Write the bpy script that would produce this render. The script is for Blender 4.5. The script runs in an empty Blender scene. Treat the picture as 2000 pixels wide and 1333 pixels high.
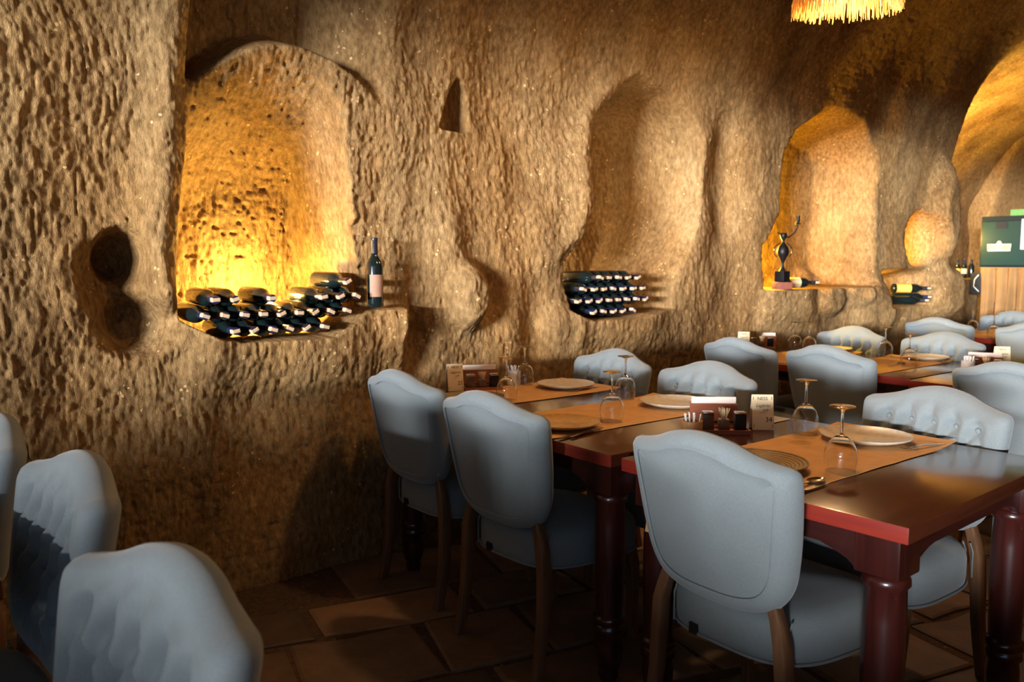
import bpy, bmesh, math, random
import numpy as np
from mathutils import Vector, Matrix

PI = math.pi
rnd = random.Random(7)
scene = bpy.context.scene
COL = scene.collection

# ------------------------------------------------------------------ camera, world, sun, exposure
AZ = math.radians(52.0)          # the wall direction (+X) lies 52 degrees right of the view axis
EYE = 1.365
HOR = 512.0                      # row of the horizon
PITCH = math.atan((666.5 - HOR) / 1600.0)
FW = (math.cos(AZ), math.sin(AZ))
RT = (math.sin(AZ), -math.cos(AZ))

cam_d = bpy.data.cameras.new('camera')
cam = bpy.data.objects.new('camera', cam_d)
COL.objects.link(cam)
cam_d.sensor_width = 36.0
cam_d.lens = 28.8
cam_d.clip_start = 0.05
cam.location = (0, 0, EYE)
d = Vector((FW[0] * math.cos(PITCH), FW[1] * math.cos(PITCH), -math.sin(PITCH)))
cam.rotation_euler = d.to_track_quat('-Z', 'Y').to_euler()
cam_d.dof.use_dof = True
cam_d.dof.focus_distance = 2.7
cam_d.dof.aperture_fstop = 4.0
scene.camera = cam

scene.view_settings.view_transform = 'Standard'
scene.view_settings.look = 'None'
scene.view_settings.gamma = 1.0
scene.view_settings.use_curve_mapping = False
scene.view_settings.exposure = 0.0

world = bpy.data.worlds.new('world')
scene.world = world
world.use_nodes = True
bg = world.node_tree.nodes['Background']
bg.inputs['Color'].default_value = (0.50, 0.72, 1.0, 1)
bg.inputs['Strength'].default_value = 0.9

def add_light(name, kind, loc, energy, color, target=None, **kw):
    ld = bpy.data.lights.new(name, kind)
    ld.energy = energy
    ld.color = color
    for k, v in kw.items():
        setattr(ld, k, v)
    o = bpy.data.objects.new(name, ld)
    COL.objects.link(o)
    o.location = loc
    if target is not None:
        o.rotation_euler = (Vector(target) - Vector(loc)).to_track_quat('-Z', 'Y').to_euler()
    return o

# low daylight through the long window in the wall behind the camera
# (a broad strip of bright horizon: seven narrow suns side by side)
for az_, w_ in ((60.5, 0.45), (63, 0.5), (65.5, 0.55), (68, 0.55), (70.5, 0.55), (73, 0.55), (75.5, 0.45)):
    a_ = math.radians(az_)
    add_light('daylight', 'SUN', (-4, -6, 2), 9.6 * w_ / 3.6, (0.95, 0.97, 1.0),
              target=(-4 + math.sin(a_), -6 + math.cos(a_), 2.0 - 0.05), angle=math.radians(2.6))

# ------------------------------------------------------------------ helpers: pixels to points
def ray(px, py):
    u = (px - 1000.0) / 1600.0
    v = (666.5 - py) / 1600.0
    F = math.cos(PITCH) + v * math.sin(PITCH)
    Z = -math.sin(PITCH) + v * math.cos(PITCH)
    return (u * RT[0] + F * FW[0], u * RT[1] + F * FW[1], Z)

def at(px, py, z):
    r = ray(px, py)
    t = (z - EYE) / r[2]
    return Vector((r[0] * t, r[1] * t, z))

def onwall(px, py, Y):
    r = ray(px, py)
    t = Y / r[1]
    return Vector((r[0] * t, Y, EYE + r[2] * t))

def onend(px, py, X):
    r = ray(px, py)
    t = X / r[0]
    return Vector((X, r[1] * t, EYE + r[2] * t))

# ------------------------------------------------------------------ helpers: objects
def tag(o, label=None, cat=None, group=None, kind=None):
    if label: o['label'] = label
    if cat: o['category'] = cat
    if group: o['group'] = group
    if kind: o['kind'] = kind
    return o

def empty(name, loc=(0, 0, 0), rz=0.0):
    o = bpy.data.objects.new(name, None)
    COL.objects.link(o)
    o.location = loc
    o.rotation_euler = (0, 0, rz)
    o.empty_display_size = 0.1
    return o

def link(name, me, parent=None, loc=None, rot=None):
    o = bpy.data.objects.new(name, me)
    COL.objects.link(o)
    if parent is not None:
        o.parent = parent
    if loc is not None:
        o.location = loc
    if rot is not None:
        o.rotation_euler = rot
    return o

def copy_tree(o, parent=None):
    c = o.copy()
    COL.objects.link(c)
    if parent is not None:
        c.parent = parent
    for ch in list(o.children):
        copy_tree(ch, c)
    return c

class MB:
    """collects raw geometry and turns it into one mesh"""
    def __init__(self):
        self.v, self.f, self.mi = [], [], []
    def add(self, vs, fs, mi=0):
        b = len(self.v)
        self.v += [tuple(p) for p in vs]
        self.f += [tuple(i + b for i in f) for f in fs]
        self.mi += [mi] * len(fs)
        return self
    def box(self, x0, y0, z0, x1, y1, z1, mi=0):
        vs = [(x, y, z) for z in (z0, z1) for y in (y0, y1) for x in (x0, x1)]
        return self.add(vs, [(0, 2, 3, 1), (4, 5, 7, 6), (0, 1, 5, 4), (2, 6, 7, 3), (0, 4, 6, 2), (1, 3, 7, 5)], mi)
    def lathe(self, prof, n=24, M=None, cap=True, mi=0):
        vs, fs = [], []
        for r, z in prof:
            for i in range(n):
                a = 2 * PI * i / n
                p = Vector((r * math.cos(a), r * math.sin(a), z))
                vs.append(M @ p if M is not None else p)
        for k in range(len(prof) - 1):
            for i in range(n):
                j = (i + 1) % n
                fs.append((k * n + i, k * n + j, (k + 1) * n + j, (k + 1) * n + i))
        if cap:
            fs.append(tuple(reversed(range(n))))
            fs.append(tuple(range((len(prof) - 1) * n, len(prof) * n)))
        return self.add(vs, fs, mi)
    def tube(self, pts, r, n=8, closed=False, mi=0):
        pts = [Vector(p) for p in pts]
        m = len(pts)
        rr = r if isinstance(r, (list, tuple)) else [r] * m
        vs, fs = [], []
        up = Vector((0.13, 0.21, 0.97))
        for k, p in enumerate(pts):
            if closed:
                t = pts[(k + 1) % m] - pts[k - 1]
            else:
                t = pts[min(k + 1, m - 1)] - pts[max(k - 1, 0)]
            t.normalize()
            a = t.cross(up)
            if a.length < 1e-3:
                a = t.cross(Vector((1, 0, 0)))
            a.normalize()
            b = t.cross(a)
            for i in range(n):
                q = 2 * PI * i / n
                vs.append(p + a * (rr[k] * math.cos(q)) + b * (rr[k] * math.sin(q)))
        last = m if closed else m - 1
        for k in range(last):
            k2 = (k + 1) % m
            for i in range(n):
                j = (i + 1) % n
                fs.append((k * n + i, k * n + j, k2 * n + j, k2 * n + i))
        if not closed:
            fs.append(tuple(range(n)))
            fs.append(tuple(reversed(range((m - 1) * n, m * n))))
        return self.add(vs, fs, mi)
    def beam(self, pts, secs, mi=0):
        """rectangular section swept along points in any direction; secs = (sx, sy) in world axes"""
        vs, fs = [], []
        for (x, y, z), (sx, sy) in zip(pts, secs):
            c = 0.25
            for ax, ay in ((-1, -1 + c), (-1 + c, -1), (1 - c, -1), (1, -1 + c), (1, 1 - c), (1 - c, 1), (-1 + c, 1), (-1, 1 - c)):
                vs.append((x + ax * sx / 2, y + ay * sy / 2, z))
        m = len(pts)
        for k in range(m - 1):
            for i in range(8):
                j = (i + 1) % 8
                fs.append((k * 8 + i, k * 8 + j, (k + 1) * 8 + j, (k + 1) * 8 + i))
        fs.append(tuple(range(8)))
        fs.append(tuple(range((m - 1) * 8, m * 8)))
        return self.add(vs, fs, mi)
    def mesh(self, name, mats, smooth=None, bevel=0.0, seg=2):
        me = bpy.data.meshes.new(name)
        me.from_pydata(self.v, [], self.f)
        if not isinstance(mats, (list, tuple)):
            mats = [mats]
        for m in mats:
            me.materials.append(m)
        me.polygons.foreach_set('material_index', self.mi)
        bm = bmesh.new()
        bm.from_mesh(me)
        if bevel > 0:
            bmesh.ops.bevel(bm, geom=[e for e in bm.edges if len(e.link_faces) == 2 and e.calc_face_angle(0) > 0.5], offset=bevel, segments=seg, profile=0.6, affect='EDGES')
        bmesh.ops.recalc_face_normals(bm, faces=bm.faces)
        if smooth is not None:
            for f in bm.faces:
                f.smooth = True
            for e in bm.edges:
                if len(e.link_faces) == 2 and e.calc_face_angle(0) > smooth:
                    e.smooth = False
        bm.to_mesh(me)
        bm.free()
        me.update()
        return me

SM = 0.7

# ------------------------------------------------------------------ helpers: materials
def new_mat(name):
    m = bpy.data.materials.new(name)
    m.use_nodes = True
    nt = m.node_tree
    return m, nt, nt.nodes['Principled BSDF']

def N(nt, kind, **kw):
    n = nt.nodes.new(kind)
    for k, v in kw.items():
        if k in n.inputs:
            n.inputs[k].default_value = v
        else:
            setattr(n, k, v)
    return n

def coords(nt, scale=(1, 1, 1), kind='Object', rot=(0, 0, 0)):
    tc = N(nt, 'ShaderNodeTexCoord')
    mp = N(nt, 'ShaderNodeMapping')
    mp.inputs['Scale'].default_value = scale
    mp.inputs['Rotation'].default_value = rot
    nt.links.new(tc.outputs[kind], mp.inputs['Vector'])
    return mp.outputs['Vector']

def ramp(nt, fac, stops):
    r = N(nt, 'ShaderNodeValToRGB')
    el = r.color_ramp.elements
    while len(el) < len(stops):
        el.new(0.5)
    for e, (p, c) in zip(el, stops):
        e.position = p
        e.color = (*c, 1)
    nt.links.new(fac, r.inputs['Fac'])
    return r.outputs['Color']

def noise(nt, vec, scale, detail=4, rough=0.55, out='Fac'):
    n = N(nt, 'ShaderNodeTexNoise')
    n.inputs['Scale'].default_value = scale
    n.inputs['Detail'].default_value = detail
    n.inputs['Roughness'].default_value = rough
    nt.links.new(vec, n.inputs['Vector'])
    return n.outputs[out]

def bump(nt, bsdf, h, strength=0.3, dist=0.01, prev=None):
    b = N(nt, 'ShaderNodeBump')
    b.inputs['Strength'].default_value = strength
    b.inputs['Distance'].default_value = dist
    nt.links.new(h, b.inputs['Height'])
    if prev is not None:
        nt.links.new(prev, b.inputs['Normal'])
    nt.links.new(b.outputs['Normal'], bsdf.inputs['Normal'])
    return b.outputs['Normal']

def mixc(nt, fac, a, b, mode='MIX'):
    m = N(nt, 'ShaderNodeMix')
    m.data_type = 'RGBA'
    m.blend_type = mode
    for sock, val in ((0, fac), (6, a), (7, b)):
        if isinstance(val, bpy.types.NodeSocket):
            nt.links.new(val, m.inputs[sock])
        elif sock == 0:
            m.inputs[0].default_value = val
        else:
            m.inputs[sock].default_value = (*val, 1)
    return m.outputs[2]

def plain(name, col, rough=0.5, metal=0.0, var=0.12, scale=30.0, bumpk=0.05, **kw):
    m, nt, b = new_mat(name)
    v = coords(nt)
    n = noise(nt, v, scale)
    c = ramp(nt, n, [(0.3, tuple(x * (1 - var) for x in col)), (0.7, tuple(min(1, x * (1 + var)) for x in col))])
    nt.links.new(c, b.inputs['Base Color'])
    b.inputs['Roughness'].default_value = rough
    b.inputs['Metallic'].default_value = metal
    for k, val in kw.items():
        b.inputs[k.replace('_', ' ')].default_value = val
    if bumpk:
        bump(nt, b, n, bumpk, 0.002)
    return m

def mat_rock(name, light, mid, dark, fine=1.0, soot=False):
    m, nt, b = new_mat(name)
    v = coords(nt)
    big = noise(nt, v, 1.6, 5, 0.6)
    sml = noise(nt, coords(nt, (1, 1, 0.45)), 46.0, 5, 0.68)
    c1 = ramp(nt, big, [(0.30, dark), (0.52, mid), (0.72, light)])
    c2 = ramp(nt, sml, [(0.36, tuple(x * 0.38 for x in mid)), (0.5, mid), (0.68, tuple(min(1, x * 1.25) for x in light))])
    c = mixc(nt, 0.5, c1, c2)
    # embedded pale pumice grains and dark pits
    vo = N(nt, 'ShaderNodeTexVoronoi')
    vo.inputs['Scale'].default_value = 34.0
    nt.links.new(v, vo.inputs['Vector'])
    sel = noise(nt, v, 9.0, 3, 0.7)
    g = N(nt, 'ShaderNodeMath', operation='LESS_THAN')
    nt.links.new(vo.outputs['Distance'], g.inputs[0])
    g.inputs[1].default_value = 0.24
    s = N(nt, 'ShaderNodeMath', operation='GREATER_THAN')
    nt.links.new(sel, s.inputs[0])
    s.inputs[1].default_value = 0.60
    k = N(nt, 'ShaderNodeMath', operation='MULTIPLY')
    nt.links.new(g.outputs[0], k.inputs[0])
    nt.links.new(s.outputs[0], k.inputs[1])
    c = mixc(nt, k.outputs[0], c, tuple(min(1, x * 1.45) for x in light))
    if soot:
        so = noise(nt, coords(nt, (1, 1, 0.6)), 1.15, 6, 0.68)
        c = mixc(nt, 1.0, c, ramp(nt, so, [(0.34, (0.40, 0.34, 0.30)), (0.47, (0.82, 0.78, 0.74)), (0.60, (1.08, 1.06, 1.04))]), 'MULTIPLY')
        ru = noise(nt, coords(nt, (1.6, 1.6, 0.5)), 1.3, 4, 0.6)
        c = mixc(nt, 0.55, c, mixc(nt, 1.0, c, ramp(nt, ru, [(0.42, (1.0, 1.0, 1.0)), (0.62, (1.0, 0.84, 0.62))]), 'MULTIPLY'))
    nt.links.new(c, b.inputs['Base Color'])
    b.inputs['Roughness'].default_value = 0.95
    b.inputs['Specular IOR Level'].default_value = 0.15
    vz = coords(nt, (1, 1, 0.35))
    h1 = noise(nt, vz, 55.0, 6, 0.7)
    nrm = bump(nt, b, h1, 0.75 * fine, 0.02)
    h2 = noise(nt, v, 170.0, 3, 0.7)
    bump(nt, b, h2, 0.5 * fine, 0.006, nrm)
    return m

def mat_linen():
    m, nt, b = new_mat('linen')
    v1 = coords(nt, (260, 260, 900))
    v2 = coords(nt, (700, 700, 60))
    n1 = noise(nt, v1, 1.0, 2)
    n2 = noise(nt, v2, 1.0, 2)
    mx = N(nt, 'ShaderNodeMath', operation='ADD')
    nt.links.new(n1, mx.inputs[0]); nt.links.new(n2, mx.inputs[1])
    hf = N(nt, 'ShaderNodeMath', operation='MULTIPLY')
    nt.links.new(mx.outputs[0], hf.inputs[0]); hf.inputs[1].default_value = 0.5
    c = ramp(nt, hf.outputs[0], [(0.35, (0.165, 0.195, 0.205)), (0.65, (0.230, 0.265, 0.276))])
    st = noise(nt, coords(nt), 5.0, 4)
    c = mixc(nt, 0.25, c, ramp(nt, st, [(0.35, (0.172, 0.188, 0.186)), (0.65, (0.238, 0.262, 0.268))]))
    nt.links.new(c, b.inputs['Base Color'])
    b.inputs['Roughness'].default_value = 0.9
    b.inputs['Specular IOR Level'].default_value = 0.2
    b.inputs['Sheen Weight'].default_value = 0.25
    bump(nt, b, hf.outputs[0], 0.25, 0.002)
    return m

def mat_wood(name, a, bcol, rough=0.35, coat=0.0, axis=2, scale=1.0, wear=None):
    m, nt, b = new_mat(name)
    s = [14 * scale] * 3
    s[axis] = 1.2 * scale
    v = coords(nt, tuple(s))
    n = noise(nt, v, 3.0, 6, 0.6)
    c = ramp(nt, n, [(0.3, a), (0.7, bcol)])
    if wear:
        w = noise(nt, coords(nt), 60.0, 4, 0.7)
        wf = ramp(nt, w, [(0.70, (0, 0, 0)), (0.74, (1, 1, 1))])
        c = mixc(nt, wf, c, wear)
    nt.links.new(c, b.inputs['Base Color'])
    b.inputs['Roughness'].default_value = rough
    b.inputs['Coat Weight'].default_value = coat
    b.inputs['Coat Roughness'].default_value = 0.12
    bump(nt, b, n, 0.08, 0.002)
    return m

def mat_glass(name, col=(1, 1, 1), rough=0.0, ior=1.45):
    m, nt, b = new_mat(name)
    b.inputs['Base Color'].default_value = (*col, 1)
    b.inputs['Transmission Weight'].default_value = 1.0
    b.inputs['Roughness'].default_value = rough
    b.inputs['IOR'].default_value = ior
    return m

def mat_emit(name, col, s):
    m, nt, b = new_mat(name)
    b.inputs['Base Color'].default_value = (*col, 1)
    b.inputs['Emission Color'].default_value = (*col, 1)
    b.inputs['Emission Strength'].default_value = s
    return m

M = {}
M['rock'] = mat_rock('tuff_rock', (0.50, 0.345, 0.170), (0.35, 0.22, 0.095), (0.20, 0.115, 0.046), soot=True)
M['rock_far'] = mat_rock('tuff_rock_far', (0.46, 0.29, 0.12), (0.36, 0.21, 0.082), (0.25, 0.14, 0.052), 0.5)
M['linen'] = mat_linen()
M['chair_wood'] = mat_wood('oak_leg', (0.10, 0.045, 0.020), (0.20, 0.095, 0.042), 0.5)
M['mahogany'] = mat_wood('mahogany_top', (0.050, 0.012, 0.006), (0.090, 0.022, 0.010), 0.22, 0.6, axis=0)
M['lit_edge_red'] = mat_wood('lit_edge_red_paint', (0.20, 0.016, 0.010), (0.28, 0.030, 0.016), 0.35, 0.3, axis=1, wear=(0.45, 0.25, 0.12))
M['leg_red'] = mat_wood('red_leg_paint', (0.024, 0.005, 0.004), (0.050, 0.009, 0.007), 0.28, 0.5, wear=(0.28, 0.12, 0.07))
M['apron'] = mat_wood('dark_red_apron', (0.025, 0.005, 0.004), (0.045, 0.009, 0.007), 0.35, 0.3, axis=0)
M['kraft'] = plain('kraft_paper', (0.62, 0.34, 0.125), 0.75, var=0.10, scale=14, bumpk=0.15)
M['glass'] = mat_glass('clear_glass')
M['bottle'] = plain('bottle_glass', (0.006, 0.012, 0.012), 0.12, var=0.05, bumpk=0.0, Coat_Weight=0.5)
M['capsule'] = plain('bottle_foil', (0.02, 0.018, 0.028), 0.35, var=0.2, bumpk=0.02)
M['capsule_blue'] = plain('bottle_foil_blue', (0.015, 0.018, 0.06), 0.35, var=0.2, bumpk=0.02)
M['band'] = plain('tax_band_paper', (0.60, 0.42, 0.26), 0.7, var=0.2, scale=120, bumpk=0.0)
M['label'] = plain('label_paper', (0.36, 0.20, 0.13), 0.7, var=0.12, scale=20, bumpk=0.0)
M['label_cream'] = plain('cream_label_paper', (0.75, 0.58, 0.34), 0.7, var=0.08, bumpk=0.0)
M['yellow_label'] = plain('yellow_label_paper', (0.85, 0.50, 0.08), 0.6, var=0.1, bumpk=0.0)
M['steel'] = plain('cutlery_steel', (0.62, 0.58, 0.52), 0.2, 1.0, var=0.06, bumpk=0.0)
M['dark_metal'] = plain('dark_iron', (0.012, 0.011, 0.012), 0.45, 0.6, var=0.2, bumpk=0.1)
M['shaker'] = plain('shaker_metal', (0.16, 0.10, 0.07), 0.3, 0.6, var=0.15, bumpk=0.02)
M['white'] = plain('white_paper', (0.80, 0.77, 0.74), 0.7, var=0.05, bumpk=0.03)
M['napkin'] = plain('napkin_paper', (0.78, 0.66, 0.58), 0.8, var=0.06, bumpk=0.05)
M['tray_wood'] = mat_wood('tray_wood', (0.22, 0.06, 0.025), (0.32, 0.10, 0.045), 0.45, 0.2, axis=0)
M['cup_wood'] = mat_wood('cup_bamboo', (0.46, 0.22, 0.07), (0.60, 0.31, 0.11), 0.5, axis=2)
M['sign'] = plain('sign_board', (0.70, 0.56, 0.36), 0.6, var=0.06, scale=14, bumpk=0.03)
M['ink'] = plain('black_ink', (0.015, 0.012, 0.012), 0.6, var=0.1, bumpk=0.0)
M['green'] = plain('green_panel', (0.012, 0.042, 0.034), 0.4, var=0.08, scale=6, bumpk=0.02)
M['green_dark'] = plain('dark_green_edge', (0.006, 0.018, 0.020), 0.4, var=0.1, bumpk=0.0)
M['lime'] = plain('pale_green_card', (0.16, 0.36, 0.10), 0.6, var=0.08, bumpk=0.0)
M['cream'] = plain('cream_plate', (0.80, 0.66, 0.40), 0.5, var=0.06, bumpk=0.0)
M['brown_ink'] = plain('brown_ink', (0.30, 0.13, 0.03), 0.6, var=0.1, bumpk=0.0)
M['drape'] = plain('tan_cloth', (0.30, 0.16, 0.055), 0.9, var=0.1, scale=8, bumpk=0.1)
M['raffia'] = plain('raffia', (0.72, 0.42, 0.13), 0.8, var=0.25, scale=60, bumpk=0.1)
M['red_tag'] = plain('red_scrap', (0.5, 0.02, 0.03), 0.5, var=0.1, bumpk=0.0)
M['brick_red'] = plain('terracotta', (0.20, 0.06, 0.035), 0.8, var=0.15, bumpk=0.1)
M['bulb'] = mat_emit('lamp_bulb', (1.0, 0.72, 0.38), 60.0)
M['black'] = plain('black_plastic', (0.008, 0.010, 0.012), 0.5, var=0.1, bumpk=0.0)
M['mortar'] = mat_rock('floor_mortar', (0.15, 0.09, 0.055), (0.11, 0.066, 0.04), (0.07, 0.042, 0.026), 0.6)

# ceramic plates
def mat_plate(name, a, b_, rough=0.3, rings=False):
    m, nt, b = new_mat(name)
    v = coords(nt)
    n = noise(nt, v, 45.0, 5, 0.7)
    c = ramp(nt, n, [(0.35, a), (0.65, b_)])
    nt.links.new(c, b.inputs['Base Color'])
    b.inputs['Roughness'].default_value = rough
    if rings:
        w = N(nt, 'ShaderNodeTexWave', wave_type='RINGS', rings_direction='Z')
        w.inputs['Scale'].default_value = 30.0
        w.inputs['Distortion'].default_value = 1.5
        nt.links.new(v, w.inputs['Vector'])
        nt.links.new(mixc(nt, 0.7, c, ramp(nt, w.outputs['Color'], [(0.2, tuple(x * 0.35 for x in a)), (0.8, b_)])), b.inputs['Base Color'])
        bump(nt, b, w.outputs['Color'], 0.5, 0.004)
    return m
M['plate'] = mat_plate('speckled_stoneware', (0.56, 0.48, 0.36), (0.72, 0.65, 0.53))
M['plate_rings'] = mat_plate('ringed_stoneware', (0.22, 0.14, 0.06), (0.45, 0.31, 0.14), 0.4, True)
M['plate_amber'] = mat_plate('amber_stoneware', (0.48, 0.27, 0.08), (0.60, 0.36, 0.13), 0.25)

# flagstones: every stone has its own tone
def mat_stone():
    m, nt, b = new_mat('flagstone')
    oi = N(nt, 'ShaderNodeObjectInfo')
    v = coords(nt)
    n = noise(nt, v, 7.0, 6, 0.65)
    c = ramp(nt, oi.outputs['Random'], [(0.0, (0.075, 0.052, 0.038)), (0.45, (0.16, 0.100, 0.062)), (0.8, (0.22, 0.14, 0.085)), (1.0, (0.40, 0.24, 0.14))])
    c = mixc(nt, 0.6, c, ramp(nt, n, [(0.3, (0.35, 0.33, 0.32)), (0.7, (1.2, 1.1, 1.0))]), 'MULTIPLY')
    nt.links.new(c, b.inputs['Base Color'])
    b.inputs['Roughness'].default_value = 0.6
    bump(nt, b, n, 0.5, 0.01)
    return m
M['stone'] = mat_stone()

# ------------------------------------------------------------------ numpy noise
def _hash(ix, iy, seed):
    h = (ix.astype(np.int64) * 374761393 + iy.astype(np.int64) * 668265263 + seed * 1442695041) & 0x7fffffff
    h = ((h ^ (h >> 13)) * 1274126177) & 0x7fffffff
    return ((h ^ (h >> 16)) & 0xffff) / 32767.5 - 1.0

def vnoise(x, y, seed=0):
    ix = np.floor(x); iy = np.floor(y)
    fx = x - ix; fy = y - iy
    ux = fx * fx * fx * (fx * (fx * 6 - 15) + 10); uy = fy * fy * fy * (fy * (fy * 6 - 15) + 10)
    a = _hash(ix, iy, seed); b = _hash(ix + 1, iy, seed); c = _hash(ix, iy + 1, seed); e = _hash(ix + 1, iy + 1, seed)
    return (a * (1 - ux) + b * ux) * (1 - uy) + (c * (1 - ux) + e * ux) * uy

def fbm(x, y, oct=3, seed=0, gain=0.5):
    s = 0; a = 1.0
    for k in range(oct):
        s = s + a * vnoise(x * 2 ** k + 17.3 * k, y * 2 ** k + 9.1 * k, seed + k)
        a *= gain
    return s

def sm(a, b, x):
    t = np.clip((x - a) / (b - a), 0, 1)
    return t * t * (3 - 2 * t)

def ell(X, Z, x, z, rx, rz, edge=0.4):
    q = np.sqrt(((X - x) / rx) ** 2 + ((Z - z) / rz) ** 2)
    return 1 - sm(1 - edge, 1 + edge, q)

def gau(X, Z, x, z, rx, rz):
    return np.exp(-((X - x) / rx) ** 2 - ((Z - z) / rz) ** 2)

ip = np.interp
YW = 3.40

def floor_a(X):     # floor line of the large lit niche
    return ip(X, [0.95, 1.02, 1.10, 1.20, 1.60, 1.68, 1.76, 2.0], [1.15, 1.11, 1.065, 1.045, 1.045, 1.10, 1.155, 1.165])
def floor_b(X):     # floor line of the second bottle niche
    return ip(X, [3.0, 3.08, 3.2, 3.6, 3.8], [1.12, 1.08, 1.045, 1.045, 1.08])

def wall_shape(X, Z):
    """displacement of the back wall into the room (negative: carved away)"""
    D = np.zeros_like(X)
    # slow undulation
    D += 0.050 * fbm(X * 1.1 + 3, Z * 0.8, 3, 11)
    D += 0.020 * fbm(X * 3.1, Z * 2.1, 2, 21)
    # low plinth and slow lean
    D += 0.05 * (1 - sm(0.0, 0.5, Z))
    D -= 0.03 * sm(1.2, 2.2, Z)
    # --- large niche with the bottle pile
    lx = ip(Z, [0.9, 1.10, 1.27, 1.5, 1.8, 2.4, 2.9], [1.02, 0.985, 0.965, 0.985, 1.02, 1.06, 1.08])
    zf = floor_a(X)
    up = sm(zf - 0.012, zf + 0.001, Z)
    ztop = 2.31 - 1.3 * (X - 1.46) ** 2
    rs = ip(Z, [1.0, 1.3, 1.5, 2.0, 2.4], [1.70, 1.68, 1.65, 1.60, 1.54])
    inner = sm(lx - 0.015, lx + 0.05, X) * (1 - sm(rs, rs + 0.11, X)) * up * (1 - sm(ztop - 0.62, ztop + 0.03, Z))
    D -= inner * 0.48
    hollow = sm(lx - 0.02, lx + 0.05, X) * (1 - sm(1.55, 1.95, X)) * sm(ztop - 0.04, ztop + 0.06, Z) * (1 - sm(2.7, 3.2, Z))
    D -= 0.36 * hollow
    D += 0.08 * np.exp(-((X - lx + 0.08) / 0.08) ** 2) * sm(1.15, 1.35, Z) * (1 - sm(2.6, 3.0, Z))
    # sill bulging forward under the niche, with a broad apron below
    sill = sm(0.93, 1.10, X) * (1 - sm(1.93, 2.05, X)) * (1 - up)
    D += sill * (0.12 * sm(0.72, 1.03, Z) + 0.02)
    D += 0.03 * gau(X, Z, 1.93, 1.10, 0.06, 0.09)
    D -= 0.06 * gau(X, Z, 2.06, 1.00, 0.06, 0.16)
    # --- ear-shaped hole and the hollow below it, left of the niche
    D -= 0.16 * ell(X, Z, 0.770, 1.385, 0.085, 0.095, 0.35)
    D -= 0.10 * ell(X, Z, 0.740, 1.30, 0.10, 0.12, 0.7)
    D -= 0.13 * ell(X, Z, 0.815, 1.115, 0.12, 0.095, 0.5)
    D += 0.07 * gau(X, Z, 0.915, 1.22, 0.045, 0.10)
    D += 0.05 * gau(X, Z, 0.935, 1.06, 0.06, 0.05)
    D += 0.03 * gau(X, Z, 0.60, 1.22, 0.06, 0.06)
    # --- rock tongue
    D += 0.11 * ell(X, Z, 2.335, 1.20, 0.095, 0.15, 0.45)
    D += 0.05 * gau(X, Z, 2.25, 1.42, 0.10, 0.22)
    D -= 0.07 * gau(X, Z, 2.50, 1.18, 0.06, 0.14)
    # --- small pointed niche
    w = ip(Z, [2.0, 2.03, 2.20, 2.27], [0.085, 0.085, 0.04, 0.0])
    tri = (1 - sm(w - 0.015, w + 0.015, np.abs(X - 2.315 - 0.10 * (Z - 2.05)))) * sm(2.005, 2.018, Z) * (1 - sm(2.23, 2.27, Z))
    D -= 0.17 * tri
    # --- second bottle niche
    lx = ip(Z, [0.95, 1.10, 1.23, 1.37, 1.50, 1.70, 1.97, 2.20, 2.39], [3.12, 3.06, 3.03, 3.03, 3.17, 3.26, 3.27, 3.34, 3.52])
    zf = floor_b(X)
    up = sm(zf - 0.012, zf + 0.001, Z)
    ztop = ip(X, [3.2, 3.35, 3.65, 3.95, 4.20], [2.12, 2.30, 2.45, 2.40, 2.18])
    inner = sm(lx - 0.02, lx + 0.05, X) * (1 - sm(0, 0.20, X - ip(Z, [1.2, 1.5, 1.75], [3.74, 3.92, 4.02]))) * up * (1 - sm(ztop - 0.18, ztop + 0.03, Z))
    D -= 0.66 * inner
    lip = sm(3.0, 3.1, X) * (1 - sm(3.6, 3.9, X)) * (1 - up) * sm(0.75, 1.0, Z)
    D += 0.06 * lip
    D += 0.05 * np.exp(-((X - lx + 0.10) / 0.08) ** 2) * sm(1.3, 1.5, Z) * (1 - sm(2.3, 2.6, Z))
    D += 0.06 * gau(X, Z, 2.97, 1.02, 0.10, 0.12)
    D -= 0.05 * gau(X, Z, 2.80, 0.95, 0.10, 0.30)
    # --- soft vertical dents and ribs
    D -= 0.10 * gau(X, Z, 4.50, 1.95, 0.16, 0.38)
    D += 0.06 * gau(X, Z, 4.15, 1.9, 0.16, 0.5)
    D += 0.05 * gau(X, Z, 4.80, 1.6, 0.16, 0.5)
    # --- third niche with the candle holder
    lx = ip(Z, [1.15, 1.35, 1.48, 1.58, 1.70, 2.12, 2.30, 2.44], [4.92, 4.85, 4.86, 4.98, 5.11, 5.12, 5.25, 5.50])
    zt = ip(X, [5.05, 5.3, 5.6, 6.0, 6.3], [2.25, 2.42, 2.48, 2.42, 2.2])
    up = sm(1.168, 1.181, Z)
    inner = sm(lx - 0.02, lx + 0.05, X) * (1 - sm(6.08, 6.34, X)) * up * (1 - sm(zt - 0.2, zt + 0.03, Z))
    D -= 0.44 * inner
    D += 0.07 * (1 - up) * sm(4.8, 4.95, X) * (1 - sm(5.35, 5.7, X)) * sm(0.8, 1.05, Z)
    D += 0.09 * ell(X, Z, 5.72, 1.10, 0.16, 0.13, 0.4)
    D += 0.07 * ell(X, Z, 6.02, 1.16, 0.14, 0.13, 0.4)
    D -= 0.05 * gau(X, Z, 5.88, 1.16, 0.05, 0.12)
    # --- fourth niche and the low one under it
    n4 = ell(X, Z, 7.02, 1.56, 0.20, 0.20, 0.25)
    D -= 0.46 * n4
    n5 = sm(6.42, 6.50, X) * (1 - sm(6.95, 7.2, X)) * sm(0.99, 1.003, Z) * (1 - sm(1.22, 1.32, Z))
    D -= 0.34 * n5
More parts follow.
